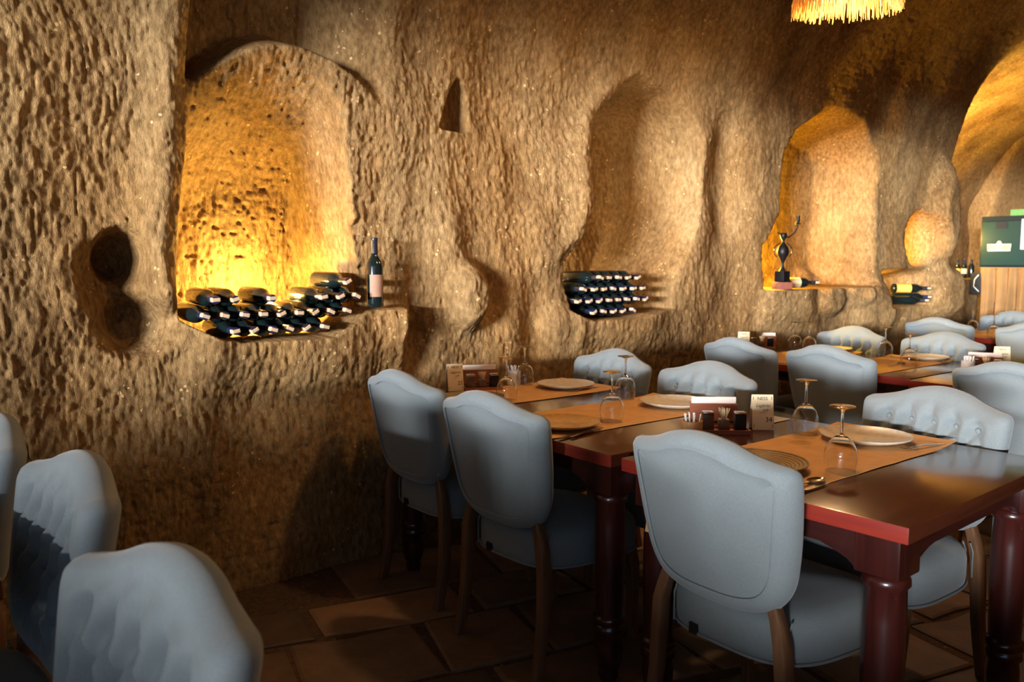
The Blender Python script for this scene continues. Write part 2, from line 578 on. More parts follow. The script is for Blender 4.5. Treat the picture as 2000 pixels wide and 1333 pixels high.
    D += 0.10 * ell(X, Z, 6.30, 0.98, 0.24, 0.22, 0.5)
    # --- bulging pillar that ends the straight wall
    D += 0.17 * ell(X, Z, 7.33, 1.78, 0.20, 0.42, 0.45)
    D += 0.15 * ell(X, Z, 7.48, 1.10, 0.30, 0.22, 0.45)
    D += 0.10 * ell(X, Z, 7.10, 2.6, 0.5, 0.5, 0.7)
    D += 0.50 * sm(8.45, 8.55, X) * (1 - sm(9.3, 9.5, X)) * (1 - sm(1.188, 1.200, Z))
    D -= 0.95 * sm(7.58, 8.05, X) * (1 - sm(1.9, 3.5, Z))
    return D

def chisel(X, Z, k):
    wx = X + 0.03 * fbm(X * 4, Z * 3, 2, 5) + 0.05 * (Z - 1.2) * 0.8 * vnoise(X * 1.3, Z * 0.9, 8)
    r2 = fbm(X * 60, Z * 34, 2, 41)
    r3 = vnoise(X * 13, Z * 11, 51)
    n1 = sm(0.97, 1.1, X) * (1 - sm(1.75, 1.85, X)) * sm(1.1, 1.3, Z) * (1 - sm(2.1, 2.35, Z))
    pit = np.clip(vnoise(X * 48, Z * 38, 61) - 0.34, 0, 1)
    rg = np.abs(vnoise(wx * 40, Z * 12, 31)) + 0.6 * np.abs(vnoise(wx * 76 + 3, Z * 28, 33)) - 0.5
    return k * ((0.0095 + 0.004 * n1) * rg + 0.0036 * r2 + 0.0030 * r3 - (0.010 + 0.022 * n1) * pit)

def grid_mesh(name, P, mat, flip=False):
    """P: rows x cols x 3"""
    R, C = P.shape[:2]
    idx = np.arange(R * C).reshape(R, C)
    q = np.stack([idx[:-1, :-1], idx[:-1, 1:], idx[1:, 1:], idx[1:, :-1]], -1).reshape(-1, 4)
    if flip:
        q = q[:, ::-1]
    me = bpy.data.meshes.new(name)
    me.vertices.add(R * C)
    me.vertices.foreach_set('co', P.reshape(-1).astype(np.float32))
    nf = len(q)
    me.loops.add(nf * 4)
    me.loops.foreach_set('vertex_index', np.ascontiguousarray(q).reshape(-1).astype(np.int32))
    me.polygons.add(nf)
    me.polygons.foreach_set('loop_start', np.arange(0, nf * 4, 4, dtype=np.int32))
    me.update(calc_edges=True)
    me.polygons.foreach_set('use_smooth', np.ones(nf, dtype=bool))
    me.materials.append(mat)
    me.validate()
    return me

# ------------------------------------------------------------------ the cave
ph = np.linspace(math.atan(0.05 / YW), math.atan(10.9 / YW), 800)
xs = np.concatenate([np.linspace(-12.1, 0.04, 90), YW * np.tan(ph)])
zs = np.linspace(-0.02, 2.2, 370)
th1 = np.linspace(0, math.radians(48), 200)[1:]
SPR, AX, AZ_ = 2.2, 2.8, 1.75
def vault(th, X, D):
    c, s = np.cos(th), np.sin(th)
    return np.stack([X, (YW - AX) + AX * c - D * c, SPR + AZ_ * s - D * s], -1)
Xg, Zg = np.meshgrid(xs, zs)
Dg = wall_shape(Xg, Zg) + chisel(Xg, Zg, ip(Xg, [2, 6, 9], [0.88, 0.75, 0.4]))
P1 = np.stack([Xg, YW - Dg, Zg], -1)
Xh, Th = np.meshgrid(xs, th1)
Zh = SPR + AZ_ * np.sin(Th)
arc = SPR + 2.2 * Th
Dh = wall_shape(Xh, Zh) * (1 - 0.75 * sm(0.2, 0.9, Th)) + chisel(Xh, arc, ip(Xh, [2, 6, 9], [0.88, 0.75, 0.4]))
P2 = vault(Th, Xh, Dh)
o = link('wall_back', grid_mesh('wall_back', np.concatenate([P1, P2], 0), M['rock'], True))
tag(o, kind='structure')
xs3 = np.concatenate([np.linspace(-12.1, 0, 90), np.linspace(0.1, 10.9, 140)])
th3 = np.linspace(math.radians(47.5), math.radians(149), 110)
X3, T3 = np.meshgrid(xs3, th3)
D3 = wall_shape(X3, SPR + AZ_ * np.sin(np.minimum(T3, 0.84))) * 0.25 * (1 - sm(0.84, 1.3, T3)) + 0.05 * fbm(X3 * 1.2, T3 * 2.4, 4, 77)
o = link('ceiling', grid_mesh('ceiling', vault(T3, X3, D3), M['rock'], True))
tag(o, kind='structure')

# end wall of the hall with an arched recess
ys = np.linspace(-2.1, 5.4, 330)
ze = np.linspace(-0.02, 4.2, 190)
Yg, Ze = np.meshgrid(ys, ze)
De = 0.05 * fbm(Yg * 1.3, Ze * 1.1, 3, 91) + 0.006 * fbm(Yg * 22, Ze * 8, 2, 95)
arch = np.sqrt((np.abs(Yg - 2.55) / 1.62) ** 2.2 + (np.maximum(Ze - 1.4, 0) / 2.15) ** 2.2)
De -= 1.4 * (1 - sm(0.86, 1.0, arch))
De += 0.9 * sm(4.35, 5.3, Yg) ** 2          # fillet into the side wall
o = link('wall_right', grid_mesh('wall_right', np.stack([10.25 - De, Yg, Ze], -1), M['rock_far'], False))
tag(o, kind='structure')

# unseen left end and window wall, their openings shaped to steer the daylight
b = MB().box(-12.25, -2.1, -0.02, -12.0, 3.7, 1.48).box(-12.25, -2.1, 3.0, -12.0, 3.7, 4.1).box(-12.25, 2.6, 1.48, -12.0, 3.7, 3.0)
tag(link('wall_left', b.mesh('wall_left', M['rock_far'])), kind='structure')
# window wall: one wide opening, its sloping sill shaped to place the shadow line
sill_pts = [(-12.2, 1.48), (-8.0, 1.46), (-6.6, 1.38), (-5.6, 1.14), (-4.9, 0.90), (-4.2, 0.74), (-0.4, 0.68)]
vs, fs = [], []
for x, z in sill_pts:
    for y in (-2.10, -1.85):
        vs += [(x, y, -0.02), (x, y, z)]
for i in range(len(sill_pts) - 1):
    a = i * 4; c = a + 4
    fs += [(a, c, c + 1, a + 1), (a + 2, a + 3, c + 3, c + 2), (a + 1, c + 1, c + 3, a + 3), (a, a + 2, c + 2, c)]
b = MB().add(vs, fs)
b.box(-0.4, -2.10, -0.02, 10.9, -1.85, 3.3)
b.box(-12.2, -2.10, 3.05, -0.4, -1.85, 3.3)
tag(link('wall_front', b.mesh('wall_front', M['rock_far'])), kind='structure')

# ------------------------------------------------------------------ floor and flagstones
fl = link('floor', MB().box(-12.2, -2.1, -0.12, 10.9, 5.0, -0.012).mesh('floor', M['mortar']))
tag(fl, kind='structure')
def flagstones():
    ang = math.radians(-14)
    ca, sa = math.cos(ang), math.sin(ang)
    r = random.Random(21)
    rows = []
    v = -2.2
    while v < 6.2:
        h = r.uniform(0.30, 0.50)
        rows.append((v, v + h))
        v += h
    n = 0
    for (v0, v1) in rows:
        u = -2.6 + r.uniform(0, 0.3)
        while u < 9.0:
            w = r.uniform(0.32, 0.72)
            g = 0.014
            pts = [(u + g, v0 + g), (u + w * 0.5, v0 + g), (u + w - g, v0 + g), (u + w - g, v1 - g), (u + w * 0.45, v1 - g), (u + g, v1 - g)]
            pts = [(a + r.uniform(-0.02, 0.02), c + r.uniform(-0.018, 0.018)) for a, c in pts]
            wp = [(a * ca - c * sa, a * sa + c * ca) for a, c in pts]
            cx = sum(p[0] for p in wp) / 6; cy = sum(p[1] for p in wp) / 6
            u += w
            if not (-0.6 < cx < 6.2 and 0.4 < cy < 3.35) or cx > 2.2 + 1.25 * max(cy, 0.6) + 2:
                continue
            if max(p[1] for p in wp) > 3.44:
                continue
            top = r.uniform(-0.006, 0.004)
            mid = len(wp)
            vs = [(p[0], p[1], -0.03) for p in wp] + [(p[0], p[1], top - 0.006) for p in wp]
            vs += [(cx + (p[0] - cx) * 0.95, cy + (p[1] - cy) * 0.95, top) for p in wp]
            vs = [(a - cx, c - cy, z) for a, c, z in vs]
            fs = []
            for k in (0, 1):
                for i in range(6):
                    j = (i + 1) % 6
                    fs.append((k * 6 + i, k * 6 + j, k * 6 + 6 + j, k * 6 + 6 + i))
            fs.append(tuple(range(12, 18)))
            link('stone', MB().add(vs, fs).mesh('stone', M['stone']), fl, (cx, cy, 0))
            n += 1
            if n > 290:
                return
flagstones()

# ------------------------------------------------------------------ chairs
def catmull(pts, sub):
    out = []
    m = len(pts)
    for i in range(m):
        p0, p1, p2, p3 = (Vector(pts[(i + k) % m]) for k in (-1, 0, 1, 2))
        for s in range(sub):
            t = s / sub
            out.append(0.5 * ((2 * p1) + (p2 - p0) * t + (2 * p0 - 5 * p1 + 4 * p2 - p3) * t * t + (3 * p1 - p0 - 3 * p2 + p3) * t ** 3))
    return out

HALF = [(0.0, 0.468), (0.10, 0.473), (0.178, 0.500), (0.222, 0.560), (0.243, 0.65), (0.255, 0.75), (0.261, 0.838), (0.257, 0.868), (0.238, 0.882),
        (0.205, 0.888), (0.150, 0.902), (0.085, 0.926), (0.0, 0.938)]
def back_outline():
    right = HALF
    left = [(-y, z) for y, z in reversed(HALF[1:-1])]
    return catmull([(y, z, 0) for y, z in right + left], 5)
BO = back_outline()
BC = Vector((0, 0.715, 0))
def xplane(y, z):
    return -0.02 - 0.075 * (z - 0.468) / 0.41 + 0.55 * y * y
# buttons of the tufted front
BUT = []
for r_, z in enumerate((0.815, 0.735, 0.655, 0.575)):
    off = 0.0 if r_ % 2 == 0 else 0.5
    for k in range(-3, 4):
        y = (k + off) * 0.080
        lim = 0.205 if z > 0.7 else (0.17 if z > 0.6 else 0.12)
        if abs(y) <= lim:
            BUT.append((y, z))
CREASE = []
for (by, bz) in BUT:
    for s_ in (-1, 1):
        for c in BUT:
            if abs(by + s_ * 0.040 - c[0]) < 1e-3 and abs(bz - 0.080 - c[1]) < 1e-3:
                CREASE.append((by, bz, c[0] - by, c[1] - bz))
def tuft(y, z):
    acc = 0.0
    for (by, bz) in BUT:
        q = (y - by) ** 2 + (z - bz) ** 2
        if q < 0.008:
            acc += (0.046 * math.exp(-q / 0.00085)) ** 3
        if abs(bz - 0.815) < 1e-3 and z > bz:
            acc += (0.030 * math.exp(-(y - by) ** 2 / 0.00034) * max(0, 1 - (z - bz) / 0.125)) ** 3
    for (by, bz, dy, dz) in CREASE:
        t = max(0, min(1, ((y - by) * dy + (z - bz) * dz) / (dy * dy + dz * dz)))
        q = (y - by - t * dy) ** 2 + (z - bz - t * dz) ** 2
        acc += (0.027 * math.exp(-q / 0.00028)) ** 3
    return -acc ** (1 / 3)

RIM = 0.042
def back_mesh():
    n = len(BO)
    rings = []
    K = 30
    def ring(s_of, xf):
        out = []
        for p in BO:
            dv = p - BC
            R = dv.length
            q = BC + dv * s_of(R)
            out.append((xplane(q.x, q.y) + xf(q.x, q.y), q.x, q.y))
        return out
    # rear face, slightly recessed inside its seam
    for s in (0.001, 0.3, 0.6, 0.8):
        rings.append(ring(lambda R, s=s: s * (1 - RIM / R), lambda y, z, s=s: -RIM * 0.80 - 0.004 * (1 - s)))
    rings.append(ring(lambda R: 1 - (RIM + 0.004) / R, lambda y, z: -RIM * 0.80))
    for a in np.linspace(-PI / 2, PI / 2, 9):
        rings.append(ring(lambda R, a=a: 1 - RIM * 1.0 * (1 - math.cos(a)) / R, lambda y, z, a=a: RIM * math.sin(a)))
    for k in range(1, K + 1):
        s = 1 - k / K
        s = max(s, 0.001)
        def xf(y, z, s=s):
            fade = min(1, (1 - s) * 6)
            return RIM + 0.030 * math.sin(min(1, (1 - s) * 2.2) * PI / 2) + tuft(y, z) * fade
        rings.append(ring(lambda R, s=s: s * (1 - RIM / R), xf))
    vs = [p for r in rings for p in r]
    fs = []
    for k in range(len(rings) - 1):
        for i in range(n):
            j = (i + 1) % n
            fs.append((k * n + i, k * n + j, (k + 1) * n + j, (k + 1) * n + i))
    fs.append(tuple(reversed(range(n))))
    fs.append(tuple(range((len(rings) - 1) * n, len(rings) * n)))
    return MB().add(vs, fs).mesh('chair_back', M['linen'], smooth=1.2)

def piping_mesh(front=False):
    pts = []
    for p in BO:
        dv = p - BC
        R = dv.length
        q = BC + dv * (1 - (RIM + 0.001) / R)
        pts.append((xplane(q.x, q.y) - RIM * 0.92, q.x, q.y))
    return MB().tube(pts, 0.0045, 6, closed=True).mesh('back_piping', M['linen'], smooth=1.5)

def seat_outline(n=56):
    out = []
    for i in range(n):
        a = 2 * PI * i / n
        c, s = math.cos(a), math.sin(a)
        x = 0.232 + 0.240 * math.copysign(abs(c) ** 0.62, c)
        hw = 0.225 + 0.045 * (x / 0.47)
        y = hw * math.copysign(abs(s) ** 0.55, s)
        out.append((x, y))
    return out
SO = seat_outline()
def seat_mesh():
    n = len(SO)
    rings = []
    for inset, z in ((0.06, 0.335), (0.015, 0.335), (0.003, 0.345), (0.0, 0.37), (0.0, 0.425), (0.006, 0.448), (0.022, 0.465), (0.05, 0.473), (0.10, 0.478), (0.18, 0.482), (0.225, 0.483)):
        r = []
        for x, y in SO:
            dx, dy = x - 0.232, y
            L = math.hypot(dx, dy)
            f = max(0.02, 1 - inset / L)
            r.append((0.232 + dx * f, dy * f, z))
        rings.append(r)
    vs = [p for r in rings for p in r]
    fs = []
    for k in range(len(rings) - 1):
        for i in range(n):
            j = (i + 1) % n
            fs.append((k * n + i, k * n + j, (k + 1) * n + j, (k + 1) * n + i))
    fs.append(tuple(reversed(range(n))))
    fs.append(tuple(range((len(rings) - 1) * n, len(rings) * n)))
    return MB().add(vs, fs).mesh('chair_seat', M['linen'], smooth=1.2)
def seat_piping_mesh():
    b = MB()
    b.tube([(0.232 + (x - 0.232) * 1.004, y * 1.004, 0.346) for x, y in SO], 0.0045, 6, closed=True)
    for s in (-1, 1):
        for dy in (-0.012, 0.012):
            b.tube([(0.012, s * (0.185 + dy), z) for z in (0.345, 0.39, 0.43)] + [(0.03, s * (0.185 + dy), 0.462)], 0.003, 5)
    return b.mesh('seat_piping', M['linen'], smooth=1.5)

CH = dict(back=back_mesh(), pipe=piping_mesh(), seat=seat_mesh(), spipe=seat_piping_mesh())
bb = MB(); bb.lathe([(0.0001, 0.006), (0.006, 0.005), (0.0095, 0.0), (0.006, -0.004), (0.0001, -0.005)], 12, Matrix.Rotation(PI / 2, 4, 'Y'))
CH['button'] = bb.mesh('chair_button', M['linen'], smooth=1.5)
def rear_leg(s):
    pts = [(-0.012, s * 0.165, 0.525), (-0.010, s * 0.185, 0.47), (-0.012, s * 0.200, 0.41), (-0.010, s * 0.206, 0.33), (-0.016, s * 0.209, 0.20), (-0.032, s * 0.212, 0.09), (-0.050, s * 0.214, 0.0)]
    sec = [(0.030, 0.030), (0.038, 0.034), (0.044, 0.036), (0.046, 0.036), (0.042, 0.034), (0.038, 0.031), (0.036, 0.030)]
    return MB().beam(pts, sec).mesh('chair_rear_leg', M['chair_wood'], smooth=SM)
def front_leg(s):
    pts = [(0.400, s * 0.205, 0.340), (0.412, s * 0.212, 0.28), (0.418, s * 0.215, 0.18), (0.416, s * 0.214, 0.08), (0.424, s * 0.216, 0.0)]
    sec = [(0.052, 0.052), (0.048, 0.048), (0.038, 0.038), (0.031, 0.031), (0.033, 0.033)]
    return MB().beam(pts, sec).mesh('chair_front_leg', M['chair_wood'], smooth=SM)
CH['legs'] = [rear_leg(-1), rear_leg(1), front_leg(-1), front_leg(1)]
CH['tagm'] = MB().box(-0.0125, 0.070, 0.342, 0.004, 0.098, 0.372).mesh('chair_tag', M['black'])

def make_chair(label, x, y, rz, buttons):
    t = empty('dining_chair', (x, y, 0), rz)
    tag(t, label, 'chair', 'pale upholstered dining chairs')
    bk = link('backrest', CH['back'], t)
    link('piping', CH['pipe'], bk)
    if buttons:
        for (by, bz) in BUT:
            link('button', CH['button'], bk, (xplane(by, bz) + RIM + 0.030 - 0.0475, by, bz))
    st = link('seat', CH['seat'], t)
    link('piping', CH['spipe'], st)
    tg = link('fabric_tag', CH['tagm'], st)
    tg['label'] = 'small black tag sewn to the rear edge'
    for me in CH['legs']:
        link('leg', me, t)
    return t
R_ = math.radians
chairs = [
    ('pale blue-grey chair with its plain back nearest us, at the near red-edged table', 1.743, 1.322, R_(-0.7), False),
    ('pale blue-grey chair seen from behind beside the hanging end of a brown runner', 1.691, 2.196, R_(2.4), False),
    ('pale blue-grey chair seen from behind, closest to the rock wall, below the standing bottle', 1.738, 2.853, R_(1.1), False),
    ('button-tufted chair at the far side of the near table, behind the large white plate', 2.795, 1.303, R_(173), True),
    ('button-tufted chair behind the plate on the middle table, left of the sign reading 34', 2.762, 2.250, R_(178), True),
    ('button-tufted chair against the rock wall at the far side of the middle table', 2.80, 2.862, R_(177), True),
    ('plain-backed blue-grey chair by the rock wall at the second row of tables', 3.97, 2.88, R_(-6), False),
    ('plain-backed blue-grey chair of the second row directly behind the upturned glasses of the near table', 3.99, 2.33, R_(-4), False),
    ('plain-backed blue-grey chair cut off by the right edge, in front of the white cup', 3.96, 1.44, R_(-2), False),
    ('button-tufted chair of the second row close to the rock wall', 5.10, 2.92, R_(172), True),
    ('button-tufted chair of the second row behind two upturned glasses and a plate', 5.10, 2.32, R_(174), True),
    ('plain-backed chair of the third row in front of the lying bottles by the wall', 6.62, 2.98, R_(0), False),
    ('plain-backed chair of the third row cut off by the right edge of the picture', 6.60, 2.30, R_(0), False),
    ('button-tufted chair farthest away, below the tan draped cloth', 7.80, 2.95, R_(178), True),
    ('button-tufted chair in the left foreground, nearest of the three, bright on top', 0.240, 1.234, R_(190.6), True),
    ('button-tufted chair at the left, middle one of the three, half in shadow', 0.256, 2.024, R_(186), True),
    ('tufted chair cut off by the left edge of the picture, only its rounded corner showing', 0.165, 2.68, R_(188), True),
]
for c in chairs:
    make_chair(*c)

# ------------------------------------------------------------------ tables
ZT = 0.776
legprof = [(0.046, 0.632), (0.055, 0.622), (0.056, 0.606), (0.048, 0.596), (0.050, 0.52), (0.050, 0.42), (0.046, 0.26), (0.044, 0.225), (0.053, 0.218), (0.054, 0.200), (0.046, 0.192), (0.052, 0.182), (0.052, 0.165),
           (0.043, 0.156), (0.047, 0.12), (0.045, 0.07), (0.036, 0.045), (0.030, 0.035), (0.034, 0.020), (0.030, 0.0)]
LEGM = MB().lathe(list(reversed(legprof)), 28).mesh('table_leg', M['leg_red'], smooth=0.9)
BLKM = MB().box(-0.055, -0.055, 0.632, 0.055, 0.055, ZT - 0.040).mesh('leg_block', M['leg_red'], smooth=0.5, bevel=0.006)
def apron_mesh(L):
    # board with scalloped ends
    n = 24
    vs, fs = [], []
    for i in range(n + 1):
        x = -L / 2 + L * i / n
        e = min(x + L / 2, L / 2 - x)
        low = 0.630 if e < 0.01 else 0.630 + 0.045 * min(1, (e / 0.10)) ** 0.6
        for y in (-0.011, 0.011):
            vs += [(x, y, low), (x, y, ZT - 0.040)]
    for i in range(n):
        a = i * 4; c = a + 4
        fs += [(a, c, c + 1, a + 1), (a + 2, a + 3, c + 3, c + 2), (a, a + 2, c + 2, c), (a + 1, c + 1, c + 3, a + 3)]
    fs += [(0, 1, 3, 2), (n * 4, n * 4 + 2, n * 4 + 3, n * 4 + 1)]
    return MB().add(vs, fs).mesh('table_apron', M['apron'])
def make_table(label, x0, y0, lx, ly, rot=0.0):
    t = empty('dining_table', (x0, y0, 0), rot)
    tag(t, label, 'table', 'red-brown wooden dining tables')
    b = MB().box(0, 0, ZT - 0.040, lx, ly, ZT)
    me = b.mesh('tabletop', [M['mahogany'], M['lit_edge_red']], smooth=0.5, bevel=0.003, seg=2)
    for p in me.polygons:
        if p.normal.x < -0.7:  # red paint on the sunward edge only: side light put into the colour
            p.material_index = 1
    link('tabletop', me, t)
    ins = 0.085
    for sx in (ins, lx - ins):
        for sy in (ins, ly - ins):
            lg = link('leg', LEGM, t, (sx, sy, 0))
            link('corner_block', BLKM, lg)
    for yy in (0.058, ly - 0.058):
        link('apron', apron_mesh(lx - 2 * ins - 0.11), t, (lx / 2, yy, 0))
    for xx in (0.058, lx - 0.058):
        link('apron', apron_mesh(ly - 2 * ins - 0.11), t, (xx, ly / 2, 0), (0, 0, PI / 2))
    return t
make_table('red-edged mahogany table nearest us with the sign reading 34 on it', 1.784, 0.852, 0.967, 0.858, 0.035)
make_table('long mahogany table against the rock wall laid with two brown runners', 1.753, 1.752, 0.955, 1.40, 0.0)
make_table('mahogany table of the second row beside the rock wall, laid with glasses', 4.12, 2.00, 0.90, 1.19, 0.0)
make_table('mahogany table of the second row at the right edge, bearing the white cup', 4.06, 1.02, 0.90, 0.96, 0.0)
make_table('mahogany table of the third row far back at the right edge', 6.78, 1.95, 0.90, 1.30, 0.0)
make_table('table at the left edge, only a sliver of red corner showing behind the chairs', -0.77, 1.745, 0.93, 0.75, 0.0)

# paper runners: strips that lie on the tables and hang over one end
def runner(label, x0, x1, y0, y1, hang=0.0, z=ZT, curl=0.006, xe=None, seed=0):
    r = random.Random(seed)
    vs, fs = [], []
    path = []
    if hang > 0:
        xe_ = xe - 0.006
        for k in range(6):
            q = k / 5
            path.append((xe_ - 0.012 - 0.035 * (1 - q) ** 2 * hang / 0.28, z - 0.006 - hang * (1 - q)))
        path.append((xe_ - 0.006, z + 0.001))
        path.append((xe_ + 0.010, z + 0.003))
        xs_ = xe_ + 0.03
    else:
        xs_ = x0
    n = 14
    for k in range(n + 1):
        path.append((xs_ + (x1 - xs_) * k / n, z + 0.0022 + (curl * max(0, (k - n + 1.5)) if k > n - 2 else 0)))
    m = 8
    jit = [r.uniform(-0.0015, 0.0015) for _ in path]
    T = 0.0008
    for side in (0, 1):
        for i, (x, zz) in enumerate(path):
            for j in range(m + 1):
                y = y0 + (y1 - y0) * j / m + jit[i]
                w = 0.0012 * math.sin(j * 2.1 + i * 0.9 + seed)
                if zz > z:
                    vs.append((x, y, zz + max(0, w) + (T if side else 0)))
                else:
                    vs.append((x + 3 * w - (T if side else 0), y, zz))
    A = len(path) * (m + 1)
    for i in range(len(path) - 1):
        for j in range(m):
            a = i * (m + 1) + j
            fs.append((a, a + 1, a + m + 2, a + m + 1))
            fs.append((A + a, A + a + m + 1, A + a + m + 2, A + a + 1))
    for i in range(len(path) - 1):
        for j in (0, m):
            a = i * (m + 1) + j; c = a + m + 1
            fs.append((a, c, A + c, A + a))
    for j in range(m):
        for i in (0, len(path) - 1):
            a = i * (m + 1) + j
            fs.append((a, a + 1, A + a + 1, A + a))
    o = link('table_runner', MB().add(vs, fs).mesh('table_runner', M['kraft'], smooth=1.0))
    return tag(o, label, 'runner', 'brown paper table runners')
runner('brown paper runner on the near table under the white plate', 0, 2.735, 1.165, 1.580, 0.18, xe=1.765, seed=1)
runner('brown paper runner hanging over the end of the long table beside a chair', 0, 2.70, 2.030, 2.440, 0.28, xe=1.753, seed=2)
runner('brown paper runner on the long table nearest the rock wall', 0, 2.70, 2.650, 3.050, 0.24, xe=1.753, seed=3)
runner('brown paper runner of the second row under two upturned glasses', 4.15, 5.01, 2.180, 2.560, 0, seed=4)
runner('brown paper runner of the second row closest to the rock wall', 4.15, 5.01, 2.740, 3.110, 0, seed=5)
runner('brown paper runner on the third-row table far back', 6.80, 7.66, 2.62, 3.02, 0, seed=6)

# ------------------------------------------------------------------ tableware
ZR = ZT + 0.0042
platep = [(0.0001, 0.004), (0.055, 0.004), (0.075, 0.005), (0.105, 0.011), (0.135, 0.019), (0.1415, 0.0225), (0.1425, 0.0205), (0.138, 0.016), (0.108, 0.006), (0.085, 0.0005), (0.075, 0.0), (0.0001, 0.0)]
def plate_mesh(mat):
    return MB().lathe(platep, 56, cap=False).mesh('plate', mat, smooth=1.0)
PM = {k: plate_mesh(M[k]) for k in ('plate', 'plate_rings', 'plate_amber')}
def plate(label, px, py, mat='plate', s=1.0, z=ZR + 0.001):
    p = at(px, py, z + 0.016)
    o = link('dinner_plate', PM[mat], None, (p.x, p.y, z))
    o.scale = (s, s, 1)
    return tag(o, label, 'plate', 'stoneware plates')
plate('pale speckled plate on the near table in front of the tufted chair', 1691, 851)
plate('brown ring-textured plate on the near table half hidden by the chair back', 1478, 902, 'plate_rings')
plate('amber plate at the edge of the long table beside the hanging runner', 1100, 825, 'plate_amber', 0.92)
plate('pale plate on the long table in front of the tufted chair, left of the napkins', 1319, 785)
plate('pale plate on the long table nearest the rock wall', 1105, 750, 'plate', 0.94)
plate('plate nearly hidden behind the chair backs at the wall end of the long table', 925, 776, 'plate_rings', 0.92)
plate('pale plate on the second-row table in front of the tufted chair', 1806, 697, 'plate', 0.95)
plate('plate on the second-row table next to the rock wall', 1622, 681, 'plate', 0.95)

# upturned wine glasses: rim down
bowl = [(0.0395, 0.0), (0.0435, 0.020), (0.0455, 0.040), (0.0430, 0.060), (0.034, 0.080), (0.020, 0.096), (0.008, 0.104), (0.0045, 0.108)]
def glass_meshes():
    prof = bowl + [(0.0001, 0.108)]
    inner = [(max(0.0001, r - 0.0016), z) for r, z in bowl[:6]] + [(0.0001, 0.100)]
    b = MB().lathe(list(reversed(inner)) + prof, 36, cap=False).mesh('glass_bowl', M['glass'], smooth=1.0)
    s = MB().lathe([(0.0045, 0.1078), (0.0037, 0.116), (0.0036, 0.145), (0.0045, 0.165), (0.0075, 0.1745)], 20).mesh('glass_stem', M['glass'], smooth=1.0)
    f = MB().lathe([(0.0075, 0.1743), (0.018, 0.1790), (0.034, 0.1825), (0.0355, 0.1838), (0.034, 0.1850), (0.0001, 0.1850)], 36, cap=True).mesh('glass_foot', M['glass'], smooth=1.0)
    return b, s, f
GB, GS, GF = glass_meshes()
def glass(label, px, py, z=ZR, s=1.0):
    p = at(px, py, z)
    t = empty('wine_glass', (p.x, p.y, z))
    t.scale = (s, s, s)
    tag(t, label, 'glass', 'upturned wine glasses')
    link('bowl', GB, t); link('stem', GS, t); link('foot', GF, t)
    return t
glass('upturned wine glass nearest us at the edge of the near runner', 1641, 920)
glass('upturned wine glass on the near table right of the sign reading 34', 1572, 847)
glass('upturned wine glass on the long table just behind the amber plate', 1195, 823)
glass('upturned wine glass on the long table behind another, left of the white plate', 1221, 779)
glass('upturned wine glass on the long table near the wall, in front of the white cup', 990, 782)
glass('upturned wine glass on the long table standing closest to the rock wall', 1025, 751)
glass('upturned wine glass left of a pair on the second-row table, darker', 1728, 697)
glass('upturned wine glass on the second-row table in front of the plate', 1775, 715)
glass('upturned wine glass by the rock wall on the second-row table, left one of two', 1552, 682)
glass('upturned wine glass by the rock wall on the second-row table, right one of two', 1580, 687)
glass('upturned wine glass on the third-row table, left one of two', 1899, 648)
glass('upturned wine glass on the third-row table, right one of two', 1940, 660)

# cutlery
def spoon_mesh():
    b = MB()
    pts = [(0, 0, 0.003), (0.05, 0, 0.004), (0.10, 0, 0.006), (0.135, 0, 0.004)]
    vs, fs = [], []
    for (x, y, z), w in zip(pts, (0.009, 0.007, 0.004, 0.004)):
        vs += [(x, -w / 1.2, z), (x, w / 1.2, z), (x, w / 1.2, z + 0.0022), (x, -w / 1.2, z + 0.0022)]
    for k in range(3):
        for i in range(4):
            j = (i + 1) % 4
            fs.append((k * 4 + i, k * 4 + j, k * 4 + 4 + j, k * 4 + 4 + i))
    fs += [(0, 1, 2, 3), (12, 15, 14, 13)]
    b.add(vs, fs)
    n = 18
    rings = []
    for rr, zz in ((1.0, 0.0075), (0.85, 0.0035), (0.55, 0.0012), (0.02, 0.0008), (0.02, 0.0), (0.6, 0.0003), (0.93, 0.0032), (1.0, 0.0066)):
        rings.append([(0.163 + 0.033 * rr * math.cos(2 * PI * i / n), 0.021 * rr * math.sin(2 * PI * i / n) * (1 - 0.15 * math.cos(2 * PI * i / n)), zz) for i in range(n)])
    vs = [p for r in rings for p in r]
    fs = [(k * n + i, k * n + (i + 1) % n, ((k + 1) % 8) * n + (i + 1) % n, ((k + 1) % 8) * n + i) for k in range(8) for i in range(n)]
    b.add(vs, fs)
    return b.mesh('spoon', M['steel'], smooth=0.9)
def fork_mesh():
    b = MB()
    def bar(pts, ws, y0=0.0):
        vs, fs = [], []
        for (x, z), w in zip(pts, ws):
            vs += [(x, y0 - w, z), (x, y0 + w, z), (x, y0 + w, z + 0.002), (x, y0 - w, z + 0.002)]
        m = len(pts)
        for k in range(m - 1):
            for i in range(4):
                j = (i + 1) % 4
                fs.append((k * 4 + i, k * 4 + j, k * 4 + 4 + j, k * 4 + 4 + i))
        fs.extend([(0, 1, 2, 3), tuple((m - 1) * 4 + i for i in (3, 2, 1, 0))])
        b.add(vs, fs)
    bar([(0, 0.002), (0.05, 0.004), (0.10, 0.007), (0.13, 0.005), (0.145, 0.003)], [0.007, 0.006, 0.0035, 0.006, 0.012])
    for k in range(4):
        bar([(0.144, 0.003), (0.165, 0.001), (0.192, 0.006)], [0.0018, 0.0017, 0.001], -0.0098 + k * 0.0065)
    return b.mesh('fork', M['steel'], smooth=0.9)
